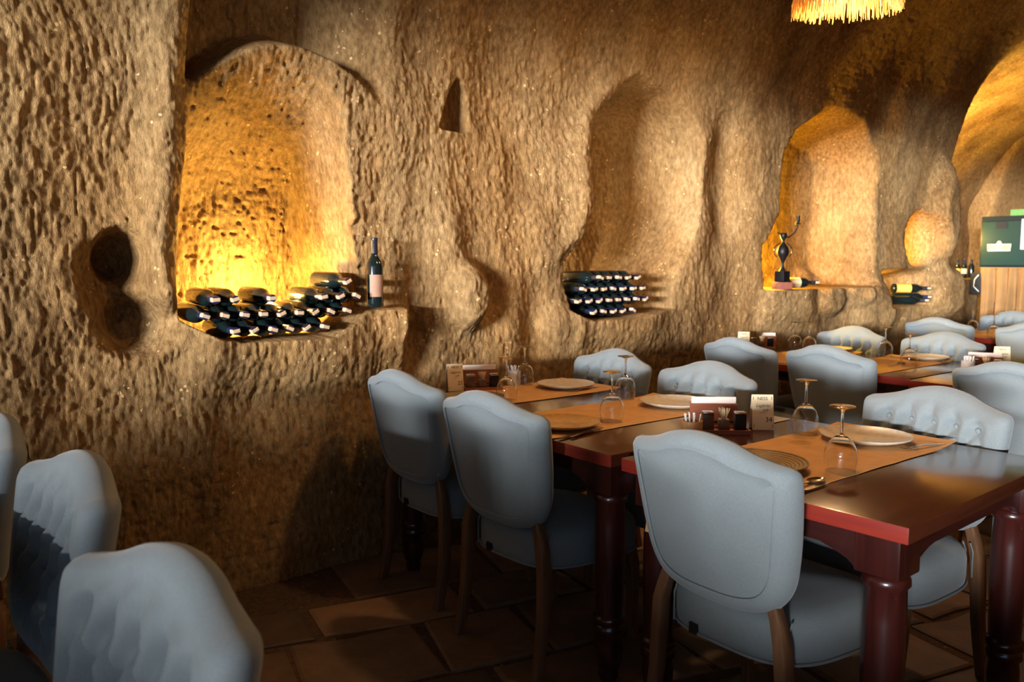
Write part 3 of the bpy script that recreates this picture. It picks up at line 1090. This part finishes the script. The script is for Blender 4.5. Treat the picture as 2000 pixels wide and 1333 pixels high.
def knife_mesh():
    b = MB()
    vs, fs = [], []
    prof = [(0, 0.005, -0.005), (0.02, 0.007, -0.007), (0.09, 0.006, -0.006), (0.10, 0.004, -0.005), (0.115, 0.009, -0.006), (0.18, 0.009, -0.006), (0.205, 0.002, -0.005)]
    for x, a, c in prof:
        h = 0.004 if x < 0.1 else 0.0018
        vs += [(x, c, 0.0003), (x, a, 0.0003), (x, a, h), (x, c, h)]
    for k in range(len(prof) - 1):
        for i in range(4):
            j = (i + 1) % 4
            fs.append((k * 4 + i, k * 4 + j, k * 4 + 4 + j, k * 4 + 4 + i))
    e = (len(prof) - 1) * 4
    fs += [(0, 1, 2, 3), (e + 3, e + 2, e + 1, e)]
    return b.add(vs, fs).mesh('knife', M['steel'], smooth=0.9)
CUT = dict(spoon=spoon_mesh(), fork=fork_mesh(), knife=knife_mesh())
def cutlery(kind, label, p0, p1, z=ZR + 0.001):
    a = at(*p0, z); c = at(*p1, z)
    o = link(kind, CUT[kind], None, (a.x, a.y, z), (0, 0, math.atan2(c.y - a.y, c.x - a.x)))
    return tag(o, label, kind, 'table cutlery')
cutlery('spoon', 'steel spoon at the corner of the near runner in front of the nearest glass', (1522, 962), (1640, 930))
cutlery('knife', 'steel knife lying beside the spoon on the near table', (1530, 972), (1625, 942))
cutlery('fork', 'steel fork right of the pale plate on the near table', (1845, 869), (1765, 880))
cutlery('knife', 'steel knife at the table corner below the amber plate', (1092, 858), (1180, 836))
cutlery('fork', 'steel fork crossing the knife by the amber plate', (1115, 856), (1195, 832))
cutlery('fork', 'steel fork right of the plate nearest the rock wall', (1172, 757), (1122, 764))
cutlery('spoon', 'steel spoon on the edge of the second-row runner', (1735, 716), (1780, 708))
cutlery('fork', 'steel fork on the second-row runner right of the plate', (1862, 704), (1838, 708))

# ------------------------------------------------------------------ condiment sets
TRAY = MB().box(-0.085, -0.04, 0.0, 0.085, 0.04, 0.008).box(-0.085, -0.04, 0.008, 0.085, -0.035, 0.016).box(-0.085, 0.035, 0.008, 0.085, 0.04, 0.016).box(-0.085, -0.035, 0.008, -0.08, 0.035, 0.016).box(0.08, -0.035, 0.008, 0.085, 0.035, 0.016).mesh('tray', M['tray_wood'])
SHB = MB().box(-0.019, -0.019, 0, 0.019, 0.019, 0.058).mesh('shaker_body', M['shaker'], smooth=0.5, bevel=0.003)
SHBD = MB().box(-0.019, -0.019, 0, 0.019, 0.019, 0.058).mesh('shaker_body_dark', M['dark_metal'], smooth=0.5, bevel=0.003)
SHC = MB().box(-0.0195, -0.0195, 0.058, 0.0195, 0.0195, 0.066).mesh('shaker_cap', M['steel'], smooth=0.5, bevel=0.004)
PICKB = MB().box(-0.018, -0.018, 0, 0.018, 0.018, 0.040).mesh('pick_jar_body', M['shaker'], smooth=0.5, bevel=0.003)
def picks_mesh():
    r = random.Random(4)
    b = MB()
    for k in range(24):
        a = r.uniform(0, 2 * PI); q = r.uniform(0, 0.011)
        x, y = q * math.cos(a), q * math.sin(a)
        b.tube([(x * 0.6, y * 0.6, 0.036), (x * 1.9 + r.uniform(-.003, .003), y * 1.9, 0.074 + r.uniform(-0.004, 0.006))], 0.0011, 5)
    return b.mesh('toothpicks', M['label_cream'])
PICKS = picks_mesh()
NAPB = MB().box(-0.085, -0.014, 0.0, 0.085, -0.011, 0.070).box(-0.085, 0.011, 0.0, 0.085, 0.014, 0.070).box(-0.085, -0.014, 0.0, 0.085, 0.014, 0.004).mesh('napkin_holder', M['tray_wood'])
def nap_mesh():
    b = MB()
    for k in range(6):
        y = -0.0095 + k * 0.0034
        h = 0.090 + 0.004 * math.sin(k * 2.2)
        b.box(-0.080, y, 0.0045, 0.080, y + 0.0026, h)
    return b.mesh('napkins', M['napkin'], smooth=0.5, bevel=0.001, seg=1)
NAPS = nap_mesh()
CUPW = [(0.0001, 0.004), (0.028, 0.004), (0.030, 0.068), (0.0335, 0.068), (0.0335, 0.0), (0.0001, 0.0)]
CUP_WOOD = MB().lathe(CUPW, 28, cap=False).mesh('stick_cup', M['cup_wood'], smooth=0.7)
CUP_WHITE = MB().lathe(CUPW, 28, cap=False).mesh('stick_cup_white', M['white'], smooth=0.7)
STICK = MB().box(-0.0055, -0.0015, 0.0, 0.0055, 0.0015, 0.088).mesh('sugar_stick', M['white'], smooth=0.5, bevel=0.0008, seg=1)

def loc2(base, rz, dx, dy, z):
    return (base.x + dx * math.cos(rz) - dy * math.sin(rz), base.y + dx * math.sin(rz) + dy * math.cos(rz), z)
def caddy(where, base, rz, z=ZT + 0.0005):
    o = link('condiment_tray', TRAY, None, (base.x, base.y, z), (0, 0, rz))
    tag(o, 'small red-brown wooden condiment tray ' + where, 'tray', 'condiment trays')
    for nm, bm_, dx, lab in (('salt_shaker', SHB, -0.055, 'brown square shaker on the condiment tray '), ('pepper_shaker', SHBD, 0.055, 'black square shaker on the condiment tray ')):
        t = empty(nm, loc2(base, rz, dx, 0, z + 0.0085), rz)
        tag(t, lab + where, 'shaker', 'square shakers')
        link('body', bm_, t); link('cap', SHC, t)
    t = empty('toothpick_jar', loc2(base, rz, 0, 0, z + 0.0085), rz)
    tag(t, 'toothpick jar between two shakers on the tray ' + where, 'jar', 'toothpick jars')
    link('body', PICKB, t); link('toothpicks', PICKS, t)
def napkins(where, base, rz, z=ZT + 0.0005):
    t = empty('napkin_holder', (base.x, base.y, z), rz)
    tag(t, 'wooden holder full of pale paper napkins ' + where, 'napkin holder', 'napkin holders')
    link('holder', NAPB, t); link('napkins', NAPS, t)
def stick_cup(where, base, me, word, seed, z=ZT + 0.0005):
    r = random.Random(seed)
    o = link('stick_cup', me, None, (base.x, base.y, z))
    tag(o, word + ' cup holding white sugar sticks ' + where, 'cup', 'cups of sugar sticks')
    for k in range(9):
        a = 2 * PI * k / 9 + r.uniform(-.2, .2)
        q = 0.019 if k % 2 else 0.009
        s = link('sugar_stick', STICK, None, (base.x + q * 0.75 * math.cos(a), base.y + q * 0.75 * math.sin(a), z + 0.0055))
        tilt = 0.17 if k % 2 else 0.06
        s.rotation_euler = (tilt * -math.sin(a), tilt * math.cos(a), r.uniform(-0.5, 0.5) + 0.9)
        tag(s, 'white paper sugar stick standing in the ' + word + ' cup ' + where, 'sugar stick', 'sugar sticks in the ' + word + ' cup ' + where)

def text_mesh(body, size, mat, shear=0.0, ext=0.0002):
    cu = bpy.data.curves.new('t', 'FONT')
    cu.body = body; cu.size = size; cu.align_x = 'CENTER'; cu.align_y = 'CENTER'
    cu.extrude = ext; cu.shear = shear; cu.resolution_u = 3
    tmp = bpy.data.objects.new('t', cu)
    COL.objects.link(tmp)
    dg = bpy.context.evaluated_depsgraph_get()
    me = bpy.data.meshes.new_from_object(tmp.evaluated_get(dg))
    bpy.data.objects.remove(tmp)
    me.materials.clear(); me.materials.append(mat)
    return me
SW, SH = 0.075, 0.125
def sign_board_mesh():
    b = MB().box(-SW / 2, -0.0015, 0, SW / 2, 0.0015, SH)
    return b.mesh('sign_board', M['sign'], smooth=0.5, bevel=0.0012, seg=2)
SB = sign_board_mesh()
def table_sign(num, label, base, rz, z=ZT + 0.0005, s=1.0, small=False):
    """tent sign; its printed face looks along local -y"""
    t = empty('table_sign', (base.x, base.y, z), rz)
    t.scale = (s, s, s)
    tag(t, label, 'sign', 'table number signs')
    tl = math.radians(12)
    fr = link('front_board', SB, t, (0, -0.0265, 0), (-tl, 0, 0))
    bk = link('back_board', SB, t, (0, 0.0265, 0), (tl, 0, 0))
    def put(body, size, x, h, shear=0.0, name='lettering'):
        o = link(name, text_mesh(body, size, M['ink'], shear), fr, (x, -0.0018, h), (PI / 2, 0, 0))
        return o
    put('NESS', 0.0165, 0, 0.110)
    put('Lagarto', 0.0165, 0.0, 0.086, 0.45)
    put('Lyfe', 0.0125, 0.008, 0.070, 0.45)
    put(num, 0.024, 0.020, 0.036, 0.0, 'number')
    cm = MB()
    for sx in (-1, 1):
        for zz in (0.008, 0.106):
            cm.box(sx * 0.032 - 0.0008, -0.0021, zz, sx * 0.032 + 0.0008, -0.0015, zz + 0.012)
    cm.box(-0.012, -0.0021, 0.0605, 0.014, -0.0015, 0.0613)
    link('corner_marks', cm.mesh('corner_marks', M['ink']), fr)
    return t
# camera-facing yaw helper: local -y turned towards the camera side
def face(p, extra=0.0):
    return math.atan2(p.y, p.x) - PI / 2 + extra

p = at(1487, 838, ZT); table_sign('34', 'pale tent sign reading 34 on the near table', p, face(p, R_(14)), s=1.0)
p = at(888, 763, ZT); table_sign('22', 'kraft-coloured tent sign reading 22 at the wall end of the long table', p, face(p, R_(16)), s=1.0)
p = at(1452, 684, ZT); table_sign('21', 'tent sign by the rock wall on the second-row table, partly hidden', p, face(p, R_(10)), s=1.0)
p = at(1955, 723, ZT); table_sign('33', 'brown tent sign on the right second-row table beside the napkins', p, face(p, R_(20)), s=1.05)

p = at(1413, 846, ZT); a0 = face(p, R_(12)); caddy('on the near table left of the sign', p, a0); pc = p
p = at(1393, 824, ZT); napkins('behind the shakers on the near table', p, a0)
p = at(1351, 862, ZT); stick_cup('on the near table', p, CUP_WOOD, 'wooden', 3)
p = at(942, 762, ZT); a0 = face(p, R_(12)); caddy('at the wall end of the long table', p, a0)
p = at(936, 750, ZT); napkins('at the wall end of the long table', p, a0)
p = at(1003, 752, ZT); stick_cup('on the long table behind a glass', p, CUP_WHITE, 'white', 5)
p = at(1488, 681, ZT); a0 = face(p, R_(8)); caddy('on the second-row table by the rock wall', p, a0)
p = at(1491, 676, ZT); napkins('on the second-row table by the rock wall', p, a0)
p = at(1925, 730, ZT); a0 = face(p, R_(8)); caddy('on the right second-row table', p, a0)
p = at(1922, 722, ZT); napkins('on the right second-row table', p, a0)
p = at(1890, 730, ZT); stick_cup('on the right second-row table', p, CUP_WHITE, 'white', 6)

# ------------------------------------------------------------------ wine bottles
bprof = [(0.0001, 0.0), (0.030, 0.0), (0.0365, 0.006), (0.0375, 0.02), (0.0375, 0.185), (0.034, 0.205), (0.024, 0.222), (0.0165, 0.236), (0.0145, 0.250), (0.0142, 0.300), (0.0001, 0.300)]
BODY = MB().lathe(bprof, 24, cap=False).mesh('bottle_body', M['bottle'], smooth=0.9)
cap_p = [(0.0146, 0.244), (0.0153, 0.247), (0.0150, 0.300), (0.0160, 0.302), (0.0160, 0.314), (0.0150, 0.317), (0.0001, 0.317)]
CAPS = {k: MB().lathe(cap_p, 18, cap=False).mesh('bottle_capsule', M[k], smooth=0.9) for k in ('capsule', 'capsule_blue')}
def wrap_mesh(r, z0, z1, a0, a1, mat, n=10, name='bottle_label'):
    vs, fs = [], []
    for i in range(n + 1):
        a = a0 + (a1 - a0) * i / n
        for rr in (r, r + 0.0006):
            for z in (z0, z1):
                vs.append((rr * math.cos(a), rr * math.sin(a), z))
    for i in range(n):
        q = i * 4; w = q + 4
        fs += [(q + 2, w + 2, w + 3, q + 3), (q, q + 1, w + 1, w), (q, w, w + 2, q + 2), (q + 1, q + 3, w + 3, w + 1)]
    fs += [(0, 2, 3, 1), (n * 4, n * 4 + 1, n * 4 + 3, n * 4 + 2)]
    return MB().add(vs, fs).mesh(name, mat, smooth=0.7)
# paper band folded over the tip of the neck
def band_mesh():
    b = MB()
    b.box(-0.0168, -0.009, 0.286, 0.0168, 0.009, 0.3186)
    return b.mesh('bottle_band', M['band'], smooth=0.5, bevel=0.003, seg=1)
BAND = band_mesh()
LABW = wrap_mesh(0.0377, 0.05, 0.15, -0.9, 0.9, M['label'])
LABC = wrap_mesh(0.0377, 0.06, 0.15, -1.3, 1.3, M['label_cream'])
LABY = wrap_mesh(0.0377, 0.03, 0.15, -PI, PI, M['yellow_label'], 24)

def bottle(label, group, tip, base_dir=None, cap='capsule', lab=None, spin=None, r=None):
    """tip = neck end; lying with its axis along base_dir (tip -> base reversed)"""
    r = r or rnd
    t = empty('wine_bottle')
    ax = Vector(base_dir).normalized()            # direction the neck points
    base = Vector(tip) - ax * 0.317
    q = ax.to_track_quat('Z', 'Y')
    t.location = base
    t.rotation_mode = 'QUATERNION'
    from mathutils import Quaternion
    t.rotation_quaternion = q @ Quaternion((0, 0, 1), spin if spin is not None else r.uniform(0, 2 * PI))
    tag(t, label, 'bottle', group)
    b = link('body', BODY, t)
    link('capsule', CAPS[cap], t)
    link('paper_band', BAND, t)
    if lab is not None:
        link('label', lab, b)
    return t
ORD = ['first', 'second', 'third', 'fourth', 'fifth', 'sixth', 'seventh', 'eighth', 'ninth', 'tenth']
pileA = [
    ('bottom row', 1.085, [1.155 + 0.077 * k for k in range(6)]),
    ('second row up', 1.150, [1.0395 + 0.077 * k for k in range(9)]),
    ('third row up', 1.215, [1.078, 1.155, 1.309, 1.540, 1.617, 1.694]),
    ('top row', 1.280, [1.6555]),
]
r5 = random.Random(5)
for row, z, xs_ in pileA:
    for k, x in enumerate(xs_):
        lab = 'dark bottle in the lit niche pile, %s from left in the %s' % (ORD[k], row) if len(xs_) > 1 else 'dark wine bottle lying alone on top of the pile in the lit niche'
        ty = 3.285 + r5.uniform(-0.012, 0.012)
        zz = z + r5.uniform(-0.001, 0.001)
        bottle(lab, 'bottles piled in the lit niche', (x, ty, zz), (r5.uniform(-0.03, 0.03), -1, r5.uniform(-0.03, 0.0)), r5.choice(['capsule', 'capsule', 'capsule_blue']), None, r5.uniform(-0.6, 0.6), r5)
pileB = [
    ('bottom row', 1.084, [3.20, 3.277, 3.354, 3.431, 3.508]),
    ('second row up', 1.148, [3.085, 3.162, 3.239, 3.316, 3.393, 3.470, 3.547, 3.624]),
    ('third row up', 1.212, [3.125, 3.202, 3.279, 3.356, 3.433, 3.510, 3.587]),
    ('top row', 1.276, [3.241, 3.318, 3.395, 3.472, 3.549]),
]
for row, z, xs_ in pileB:
    for k, x in enumerate(xs_):
        bottle('dark bottle in the second niche, %s from left in the %s' % (ORD[k], row), 'bottles stacked in the second niche',
               (x, 3.335 + r5.uniform(-0.008, 0.008), z), (r5.uniform(-0.02, 0.02), -1, 0), r5.choice(['capsule', 'capsule_blue']), None, r5.uniform(-0.6, 0.6), r5)
# standing bottle at the right end of the sill
p = onwall(733, 595, 3.325)
t = empty('wine_bottle', (p.x, p.y, float(floor_a(p.x)) + 0.001))
tag(t, 'upright dark wine bottle with a brown label standing at the right end of the sill', 'bottle')
bd = link('body', BODY, t); link('capsule', CAPS['capsule'], t); link('label', LABW, bd, None, (0, 0, math.atan2(-p.y, -p.x) + 0.25))
# bottles of the further niches
bottle('dark bottle with a cream label lying beside the candle holder', 'bottles lying in the far niches', onwall(1598, 552, 3.31), (0.93, -0.36, 0), 'capsule', LABC, PI)
bottle('bottle with a yellow label lying on the low far ledge', 'bottles lying in the far niches', (7.02, 3.27, 1.145), (0.75, -0.66, 0.0), 'capsule', LABY, 0)
bottle('dark bottle lying lowest on the far ledge', 'bottles lying in the far niches', (6.97, 3.26, 1.045), (0.70, -0.71, 0.0), 'capsule', None, 0)
bottle('dark bottle lying behind two others on the far ledge', 'bottles lying in the far niches', (7.10, 3.30, 1.070), (0.75, -0.66, 0.0), 'capsule_blue', None, 0)

# ------------------------------------------------------------------ candle holder in the third niche
def candelabra():
    p = onwall(1527, 562, 3.30)
    t = empty('candle_holder', (p.x, p.y, 1.229), 0)
    t.scale = (0.74, 0.74, 0.74)
    tag(t, 'dark iron candle holder with a raised cup standing on a brick in the third niche', 'candle holder')
    link('base', MB().box(-0.05, -0.05, 0, 0.05, 0.05, 0.10).mesh('holder_base', M['dark_metal'], smooth=0.5, bevel=0.006), t)
    link('body', MB().lathe([(0.0001, 0.1), (0.035, 0.1), (0.014, 0.13), (0.011, 0.17), (0.022, 0.20), (0.050, 0.25), (0.056, 0.28), (0.045, 0.32), (0.020, 0.35), (0.012, 0.37), (0.014, 0.385), (0.030, 0.41), (0.032, 0.44), (0.024, 0.45), (0.0001, 0.45)], 24, cap=False).mesh('holder_body', M['dark_metal'], smooth=0.9), t)
    u = Vector((0.788, -0.616, 0))
    for s in (-1, 1):
        pts = []
        for k in range(14):
            a = k / 13 * PI * 1.5
            pts.append(u * (s * (0.055 + 0.028 * math.sin(a))) + Vector((0, 0, 0.25 + 0.035 * k / 13 * 3 - 0.02 * math.cos(a))))
        link('handle', MB().tube(pts, 0.005, 6).mesh('holder_handle', M['dark_metal'], smooth=1.0), t)
    pts = [Vector((0, 0, 0.43)), u * 0.05 + Vector((0, 0, 0.41)), u * 0.10 + Vector((0, 0, 0.45)), u * 0.125 + Vector((0, 0, 0.50)), u * 0.13 + Vector((0, 0, 0.53))]
    link('arm', MB().tube(pts, 0.007, 8).mesh('holder_arm', M['dark_metal'], smooth=1.0), t)
    pts = [Vector((0, 0, 0.43)), u * -0.03 + Vector((0, 0, 0.44)), u * -0.055 + Vector((0, 0, 0.455))]
    link('arm', MB().tube(pts, 0.006, 8).mesh('holder_short_arm', M['dark_metal'], smooth=1.0), t)
    cup = MB().lathe([(0.0001, 0), (0.026, 0.0), (0.028, 0.006), (0.012, 0.012), (0.017, 0.03), (0.018, 0.075), (0.013, 0.075), (0.012, 0.04), (0.0001, 0.04)], 18, cap=False).mesh('holder_cup', M['dark_metal'], smooth=0.9)
    link('candle_cup', cup, t, u * 0.13 + Vector((0, 0, 0.53)))
    bk = MB().box(-0.055, -0.05, 0, 0.055, 0.05, 0.05).mesh('clay_block', M['brick_red'], smooth=0.5, bevel=0.006)
    o = link('clay_brick', bk, None, (p.x, p.y, 1.178), (0, 0, -0.6))
    tag(o, 'small red clay brick under the iron candle holder in the third niche', 'brick')
    return t
candelabra()

# ------------------------------------------------------------------ far right: cabinet on a draped stand
XB = 8.95
q0 = onend(1912, 522, XB); q1 = onend(2000, 418, XB)
y_hi = q0.y; y_lo = q0.y - 0.95
zb0 = q0.z; zb1 = onend(1912, 424, XB).z
t = empty('drinks_machine', (XB, (y_hi + y_lo) / 2, zb0))
tag(t, 'dark green drinks cabinet with a cream emblem on the draped stand at the right edge', 'cabinet')
hw = (y_hi - y_lo) / 2; hh = zb1 - zb0
link('cabinet_body', MB().box(0.0, -hw, 0, 0.45, hw, hh).mesh('cabinet_body', M['green_dark'], smooth=0.5, bevel=0.01), t)
pn = link('front_panel', MB().box(-0.015, -hw + 0.02, 0.02, 0.0, hw - 0.02, hh - 0.055).mesh('front_panel', M['green'], smooth=0.5, bevel=0.004), t)
def ypx(px, py=470):
    return onend(px, py, XB).y - t.location.y
def zpx(py, px=1950):
    return onend(px, py, XB).z - zb0
e0, e1 = ypx(1930), ypx(1977)
zz0, zz1 = zpx(491), zpx(477)
em = MB()
ym = (e0 + e1) / 2; wv = (e0 - e1) / 2
em.add([(-0.019, ym + wv * 0.95, zz0), (-0.019, ym - wv * 0.95, zz0), (-0.019, ym - wv, zz1), (-0.019, ym - wv * 0.25, zz1), (-0.019, ym - wv * 0.1, zz1 + 0.03), (-0.019, ym + wv * 0.1, zz1 + 0.03), (-0.019, ym + wv * 0.25, zz1), (-0.019, ym + wv, zz1)] +
       [(-0.0145, ym + wv * 0.95, zz0), (-0.0145, ym - wv * 0.95, zz0), (-0.0145, ym - wv, zz1), (-0.0145, ym - wv * 0.25, zz1), (-0.0145, ym - wv * 0.1, zz1 + 0.03), (-0.0145, ym + wv * 0.1, zz1 + 0.03), (-0.0145, ym + wv * 0.25, zz1), (-0.0145, ym + wv, zz1)],
       [tuple(range(8)), tuple(range(15, 7, -1))] + [(i, (i + 1) % 8, 8 + (i + 1) % 8, 8 + i) for i in range(8)])
eo = link('emblem', em.mesh('emblem', M['cream']), t)
link('lettering', text_mesh('JACOBS', 0.062, M['brown_ink'], 0, 0.0008), eo, (-0.0200, ym, (zz0 + zz1) / 2), (PI / 2, 0, -PI / 2))
link('display', MB().box(-0.018, ypx(1967), zpx(447), -0.0145, ypx(1945), zpx(434)).mesh('display', M['black']), t)
link('white_notice', MB().box(-0.019, ypx(2030), zpx(488), -0.0145, ypx(1995), zpx(430)).mesh('white_notice', M['white']), t)
o = link('green_carton', MB().box(0.1, -hw + 0.0, 0.0, 0.4, ypx(1962), 0.065).mesh('green_carton', M['lime'], smooth=0.5, bevel=0.004), None, (XB, t.location.y, zb1 + 0.001))
tag(o, 'pale green carton lying on top of the dark green cabinet', 'carton')

# draped stand
t = empty('draped_stand', (XB, (y_hi + y_lo) / 2, 0))
tag(t, 'tall stand covered with a pleated tan cloth under the green cabinet', 'stand')
link('stand_frame', MB().box(0.02, -hw + 0.06, 0.0, 0.50, hw - 0.06, zb0 - 0.012).mesh('stand_frame', M['apron']), t)
def drape_mesh():
    n, m = 120, 14
    y0, y1 = -hw + 0.02, hw - 0.03
    vs, fs = [], []
    for side in (0, 1):
        for j in range(m + 1):
            q = j / m
            z = (zb0 - 0.010) * (1 - q) + 0.05 * q
            for i in range(n + 1):
                u_ = i / n
                y = y0 + (y1 - y0) * u_
                a = 0.010 + 0.038 * min(1, q * 3)
                x = -0.035 - a * (math.sin(u_ * 40 + 2.2 * math.sin(u_ * 9) + 2.4 * q * math.sin(u_ * 6 + 1)) + 0.4 * math.sin(u_ * 91 + 2)) + (0.004 if side else 0)
                vs.append((x, y, z))
    A = (n + 1) * (m + 1)
    for j in range(m):
        for i in range(n):
            a = j * (n + 1) + i
            fs.append((a, a + 1, a + n + 2, a + n + 1))
            fs.append((A + a, A + a + n + 1, A + a + n + 2, A + a + 1))
    b = MB().add(vs, fs)
    b.box(-0.04, y0, zb0 - 0.011, 0.50, y1, zb0 - 0.001)
    return b.mesh('cloth', M['drape'], smooth=1.0)
link('cloth', drape_mesh(), t)

# small black unit and standing bottles on the ledge left of the cabinet
for (px, nm, cap, lab) in ((1869, 'amber-lit bottle standing far back, left one of two', 'capsule', LABY), (1882, 'amber-lit bottle standing far back, right one of two', 'capsule_blue', LABC), (1896, 'dark unlabelled bottle standing far back next to the green cabinet', 'capsule', None)):
    q = onwall(px, 545, 3.98)
    t = empty('wine_bottle', (q.x, q.y, 1.201), math.atan2(-q.y, -q.x))
    t.scale = (0.8, 0.8, 0.62)
    tag(t, nm, 'bottle', 'bottles standing on the far ledge')
    bd = link('body', BODY, t); link('capsule', CAPS[cap], t)
    if lab: link('label', lab, bd)
o = link('extension_box', MB().box(-0.05, -0.06, 0, 0.05, 0.06, 0.22).mesh('extension_box', M['black'], smooth=0.5, bevel=0.01), None, (0, 0, 0))
p = onend(1910, 575, XB + 0.02)
o.location = (XB + 0.02, p.y, p.z)
tag(o, 'small black box with a pale cable hanging beside the tan cloth', 'box')
pts = [Vector((-0.055, -0.02, 0.20)), Vector((-0.075, 0.01, 0.15)), Vector((-0.08, 0.012, 0.08)), Vector((-0.06, -0.03, 0.03))]
link('cable', MB().tube(pts, 0.005, 6).mesh('cable', M['white'], smooth=1.0), o)

# ------------------------------------------------------------------ fringed pendant lamp
def pendant(c, label, power):
    t = empty('pendant_lamp', c)
    t.rotation_euler = (R_(5), R_(-6), 0)
    tag(t, label, 'lamp')
    R0, R1 = 0.15, 0.225
    link('shade_frame', MB().lathe([(R0, 0.30), (R1 * 0.98, 0.06), (R1 * 0.965, 0.06), (R0 - 0.01, 0.30)], 40, cap=False).mesh('shade_frame', M['raffia'], smooth=1.0), t)
    r = random.Random(9)
    b = MB()
    for k in range(620):
        a = 2 * PI * k / 620 + r.uniform(-0.01, 0.01)
        z0 = r.choice((0.30, 0.20, 0.12))
        rr = R0 + (R1 - R0) * (0.30 - z0) / 0.24 + 0.004
        ln = z0 + r.uniform(-0.03, 0.035)
        a2 = a + r.uniform(-0.03, 0.03)
        re = R1 + r.uniform(0.0, 0.022)
        rm = (rr + re) / 2 + 0.012
        pts = [(rr * math.cos(a), rr * math.sin(a), z0), (rm * math.cos(a), rm * math.sin(a), z0 - ln * 0.5), (re * math.cos(a2), re * math.sin(a2), z0 - ln)]
        b.tube(pts, [0.0035, 0.0035, 0.0015], 4)
    o = link('fringe', b.mesh('fringe', M['raffia']), t)
    o['kind'] = 'stuff'
    link('bulb', MB().lathe([(0.0001, 0.05), (0.02, 0.055), (0.032, 0.08), (0.03, 0.105), (0.016, 0.135), (0.013, 0.16), (0.0001, 0.16)], 20, cap=False).mesh('bulb', M['bulb'], smooth=1.2), t)
    link('socket', MB().lathe([(0.02, 0.155), (0.022, 0.22), (0.008, 0.30)], 16).mesh('socket', M['black'], smooth=0.8), t)
    link('cord', MB().tube([(0, 0, 0.29), (0, 0, 1.25)], 0.004, 6).mesh('cord', M['black']), t)
    li = add_light('pendant_light', 'POINT', c + Vector((0, 0, -0.02)), power, (1.0, 0.66, 0.32), shadow_soft_size=0.05)
    return t
p = at(1654, 18, 2.54)
pendant(Vector((p.x, p.y, 2.54)), 'glowing raffia-fringed pendant lamp hanging at the top edge of the picture', 24)
# added twin, out of view above the frame, to warm the near tables
pendant(Vector((2.15, 1.75, 2.55)), 'raffia-fringed pendant lamp added over the near tables, above the picture', 32)

# spot fitting at the right edge that lights the arch rim
def spot_fitting():
    p = onend(2003, 172, 9.3)
    t = empty('spot_fitting', p)
    tag(t, 'small black spotlight at the right edge lighting the arch rim', 'spotlight')
    Mx = Matrix.Rotation(R_(60), 4, 'X')
    link('housing', MB().lathe([(0.03, 0.0), (0.045, 0.02), (0.045, 0.14), (0.03, 0.16)], 18, Mx).mesh('housing', M['black'], smooth=0.8), t)
    link('bracket', MB().box(-0.012, -0.012, 0.05, 0.012, 0.012, 0.8).mesh('bracket', M['black']), t)
    return p
sp = spot_fitting()

# ------------------------------------------------------------------ lamps hidden in the niches and the far bay
WARM = (1.0, 0.58, 0.16)
add_light('niche_uplight', 'POINT', (1.40, 3.68, 1.22), 48.0, (1.0, 0.68, 0.19), shadow_soft_size=0.03)
add_light('niche_uplight', 'POINT', (3.14, 3.92, 1.36), 16.0, (1.0, 0.86, 0.55), shadow_soft_size=0.03)
add_light('niche_uplight', 'POINT', (5.03, 3.64, 1.48), 75.0, (1.0, 0.60, 0.05), shadow_soft_size=0.03)
add_light('niche_uplight', 'POINT', (6.98, 3.60, 1.46), 10.0, (1.0, 0.60, 0.05), shadow_soft_size=0.03)
add_light('niche_uplight', 'POINT', (6.58, 3.58, 1.14), 7.0, (1.0, 0.64, 0.08), shadow_soft_size=0.03)
add_light('bay_light', 'POINT', (8.75, 4.05, 1.62), 48.0, (1.0, 0.66, 0.16), shadow_soft_size=0.05)
add_light('bay_light', 'SPOT', (8.12, 3.72, 1.75), 420.0, (1.0, 0.66, 0.16), target=(8.75, 3.95, 3.6), spot_size=R_(112), spot_blend=0.7, shadow_soft_size=0.04)
add_light('arch_spot', 'SPOT', (sp.x + 0.05, sp.y + 0.05, sp.z - 0.02), 220.0, (1.0, 0.72, 0.26), target=(10.4, 4.2, 1.9), spot_size=R_(110), spot_blend=0.6, shadow_soft_size=0.03)
